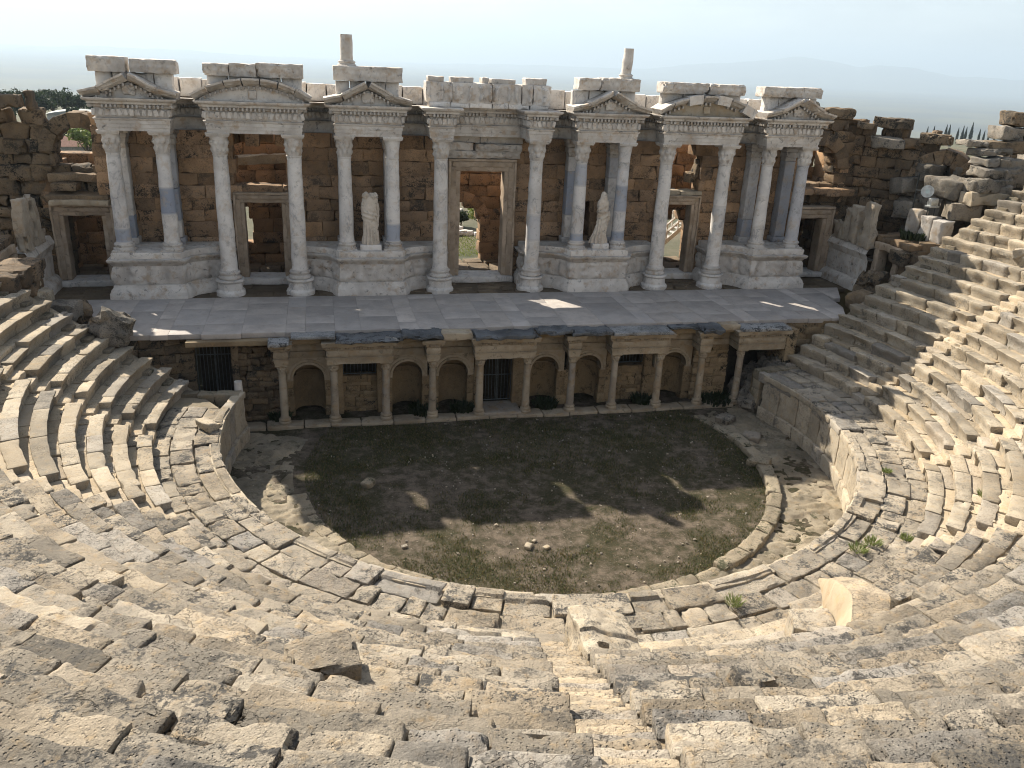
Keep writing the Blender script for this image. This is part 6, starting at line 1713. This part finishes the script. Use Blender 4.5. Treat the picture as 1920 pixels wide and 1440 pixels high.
for x, y, h, R, l, m_ in ((2.75, 16.6, 2.1, .95, 'bushy green shrub on the grass seen through the central doorway', 'leafb'), (1.75, 18.5, 1.5, .7, 'low grey-green shrub beside the bushy one in the doorway view', 'leafe')):
    tree(x, y, h, R, l, 'shrubs seen through the central doorway', m_, 1800, .05, 'shrub')
# cypresses
cyl = [(1676, 21, 'cypress peeping over the overhanging block, left one'), (1692, 20, 'cypress peeping over the overhanging block, right one'), (1738, 19, 'short cypress just right of the wing wall'), (1750, 21, 'slender cypress standing alone left of the tall pair'), (1773, 25, 'left cypress of the tall pair'), (1779, 25, 'right cypress of the tall pair'),
       (1796, 21, 'short cypress left of the close group of two'), (1805, 24, 'left cypress of the close group of two'), (1811, 23, 'right cypress of the close group of two'), (1821, 31, 'tallest cypress of the row'), (1837, 21, 'broad cypress right of the tallest one'), (1846, 19, 'slim cypress second right of the tallest one'), (1855, 15, 'smallest cypress near the right end of the row'), (1867, 17, 'last cypress at the right end of the row')]
for px, hp, l in cyl:
    D_ = 535 + U(-8, 8); d = ray(px, 250); x, y = CAM[0] + d[0] * D_, CAM[1] + d[1] * D_; h = hp / FPX * D_ * .98
    z = float(land_h(np.array([x]), np.array([y]))[0]) - .3
    t = thing('cypress_tree', l, 'cypress', (x, y, z), 'cypresses on the plateau edge')
    mb = MB(); tube(mb, [(x, y, z), (x, y, z + h * .5)], [.18, .08], 6); mb.build('trunk', M['bark'], t)
    mb = MB(); n = 420; k = rng.random(n); a = rng.random(n) * 6.28; w_ = h * .105 * np.sin(np.clip(k * 1.02 + .04, 0, 1) ** .62 * PI) ** .8 + .04
    p = np.c_[x + np.cos(a) * w_ * rng.random(n) ** .5, y + np.sin(a) * w_ * rng.random(n) ** .5, z + .4 + k * (h - .4)]
    s = .26; V = np.stack([p + np.c_[-np.sin(a) * s, np.cos(a) * s, a * 0 - .3], p + np.c_[np.sin(a) * s, -np.cos(a) * s, a * 0 - .3], p + np.c_[a * 0, a * 0, a * 0 + .7]], 1).reshape(-1, 3)
    mb.add(V, t=np.arange(n * 3).reshape(n, 3), a=np.repeat(np.c_[rng.random(n), k * .3, k * 0], 3, 0)); mb.build('crown', M['cyp'], t, smooth=False)
# scattered ruins on the plateau
for k in range(36):
    px = U(1715, 1960); D_ = U(120, 420); d = ray(px, 280); x, y = CAM[0] + d[0] * D_, CAM[1] + d[1] * D_; z = float(land_h(np.array([x]), np.array([y]))[0])
    if k == 0: pm = MB()
    block(pm, (x, y, z + .1), (U(1, 4), U(.8, 2), U(.4, 1.1)), res=.6, amp=.1, rot=(0, 0, U(0, 3)))
g = pm.build('field_stones', M['greyrock']); g['kind'] = 'stuff'; g['label'] = 'scattered ruin stones over the open plateau'
# buildings
def house(x, y, w_, d_, h, rh, yaw, label, roofm, flat=False):
    z = float(land_h(np.array([x]), np.array([y]))[0]) - .3
    t = thing('house', label, 'building', (x, y, z), None); c, s = math.cos(yaw), math.sin(yaw)
    tr = lambda v: np.c_[v[:, 0] * c - v[:, 1] * s + x, v[:, 0] * s + v[:, 1] * c + y, v[:, 2] + z]
    mb = MB(); block(mb, (0, 0, h / 2), (w_, d_, h), res=2, r=.02, amp=0, chip=0, xf=tr, a=(.5, 0, 0)); mb.build('wall', M['plaster'], t)
    mb = MB(); e = .35
    if flat:
        n = 12; V = []
        for yy in (-d_ / 2 - e, d_ / 2 + e):
            for k in range(n + 1):
                u = k / n * 2 - 1; V.append((u * (w_ / 2 + e), yy, h + rh * (1 - u * u)))
        m_ = n + 1; mb.add(tr(np.array(V)), [(k, k + 1, m_ + k + 1, m_ + k) for k in range(n)], t=[(0, k + 1, k) for k in range(1, n)] + [(m_, m_ + k, m_ + k + 1) for k in range(1, n)])
    else:
        V = np.array([(-w_ / 2 - e, -d_ / 2 - e, h), (w_ / 2 + e, -d_ / 2 - e, h), (w_ / 2 + e, d_ / 2 + e, h), (-w_ / 2 - e, d_ / 2 + e, h), (-w_ / 2 - e, 0, h + rh), (w_ / 2 + e, 0, h + rh)], float)
        mb.add(tr(V), [(0, 1, 5, 4), (2, 3, 4, 5), (0, 3, 2, 1)], [(0, 4, 3), (1, 2, 5)])
    mb.build('roof', M[roofm], t, smooth=False)
    for k in (-1, 1):
        mb = MB(); block(mb, (k * w_ * .25, -d_ / 2 - .02, h * .55), (w_ * .16, .08, h * .35), res=1, r=.01, amp=0, chip=0, xf=tr, a=(.2, 0, 0)); mb.build('window', M['iron'], t)
house(-53.5, 147, 9.5, 6, 3.0, .7, .1, 'long shed with a pale curved metal roof beyond the left ruins', 'metalroof', True)
house(-32.6, 60.5, 4.2, 3.2, 2.3, .9, .2, 'small white house with a red roof seen through the left arch', 'redroof')
house(4.2, 33.5, 3.4, 3, 1.3, .5, .1, 'low white building seen at the top of the central doorway view', 'metalroof')
for k, (x, y, s, l) in enumerate(((1.5, 15.6, (1.5, .5, .4), 'long white stone on the grass in the doorway view'), (2.6, 15.2, (.9, .5, .35), 'white stone right of the long one in the doorway view'), (1.2, 16.7, (.8, .6, .5), 'white stone behind the long one in the doorway view'), (1.7, 22.0, (1.6, .8, .8), 'pale block beyond the shrubs in the doorway view'))):
    loose('white_stone', (x, y, 3.3 + s[2] * .3), s, l, 'marble', (0, 0, U(-.4, .4)), amp=.04, group='white stones seen through the central doorway', cat='stone')
mb = MB(); N = 5000; X = rng.uniform(-1.5, 5, N); Y = rng.uniform(9.5, 16.5, N); hh = rng.uniform(.05, .14, N); b = rng.random(N) * 6.28; wv = .02
V = np.zeros((N, 3, 3)); V[:, 0] = np.c_[X - np.cos(b) * wv, Y - np.sin(b) * wv, X * 0 + 3.28]; V[:, 1] = np.c_[X + np.cos(b) * wv, Y + np.sin(b) * wv, X * 0 + 3.28]; V[:, 2] = np.c_[X + rng.uniform(-.05, .05, N), Y, 3.3 + hh]
mb.add(V.reshape(-1, 3), t=np.arange(N * 3).reshape(N, 3), a=np.repeat(np.c_[.5 + .5 * rng.random(N), rng.random(N) * .2, X * 0], 3, 0))
g = mb.build('lawn_grass', M['leafb'], smooth=False); g['kind'] = 'stuff'; g['label'] = 'bright green grass beyond the central doorway'
# timber stair behind the right doorway
t = thing('timber_stair', 'white timber stair with railings seen through the right side doorway', 'stair', (12.6, 8.2, 3.3))
for yy in (7.8, 8.7):
    mb = MB(); block(mb, (12.7, yy, 4.75), (3.4, .06, .24), res=1, r=.01, amp=0, chip=0, rot=(0, -.72, 0)); mb.build('stringer', M['wood'], t)
    for dz in (.55, 1.0):
        mb = MB(); block(mb, (12.7, yy, 4.75 + dz), (3.4, .05, .08), res=1, r=.01, amp=0, chip=0, rot=(0, -.72, 0)); mb.build('rail', M['wood'], t)
    for k in range(4):
        mb = MB(); xx_ = 11.7 + k * .68; zz = 4.75 + (xx_ - 12.7) * math.tan(.72); box(mb, xx_ - .035, xx_ + .035, yy - .035, yy + .035, zz - .1, zz + 1.1, res=1, r=.01, amp=0, chip=0); mb.build('baluster', M['wood'], t)
for k in range(9):
    mb = MB(); xx_ = 11.55 + k * .28; box(mb, xx_ - .14, xx_ + .14, 7.8, 8.7, 3.72 + k * .245, 3.76 + k * .245, res=1, r=.005, amp=0, chip=0); mb.build('tread', M['wood'], t)
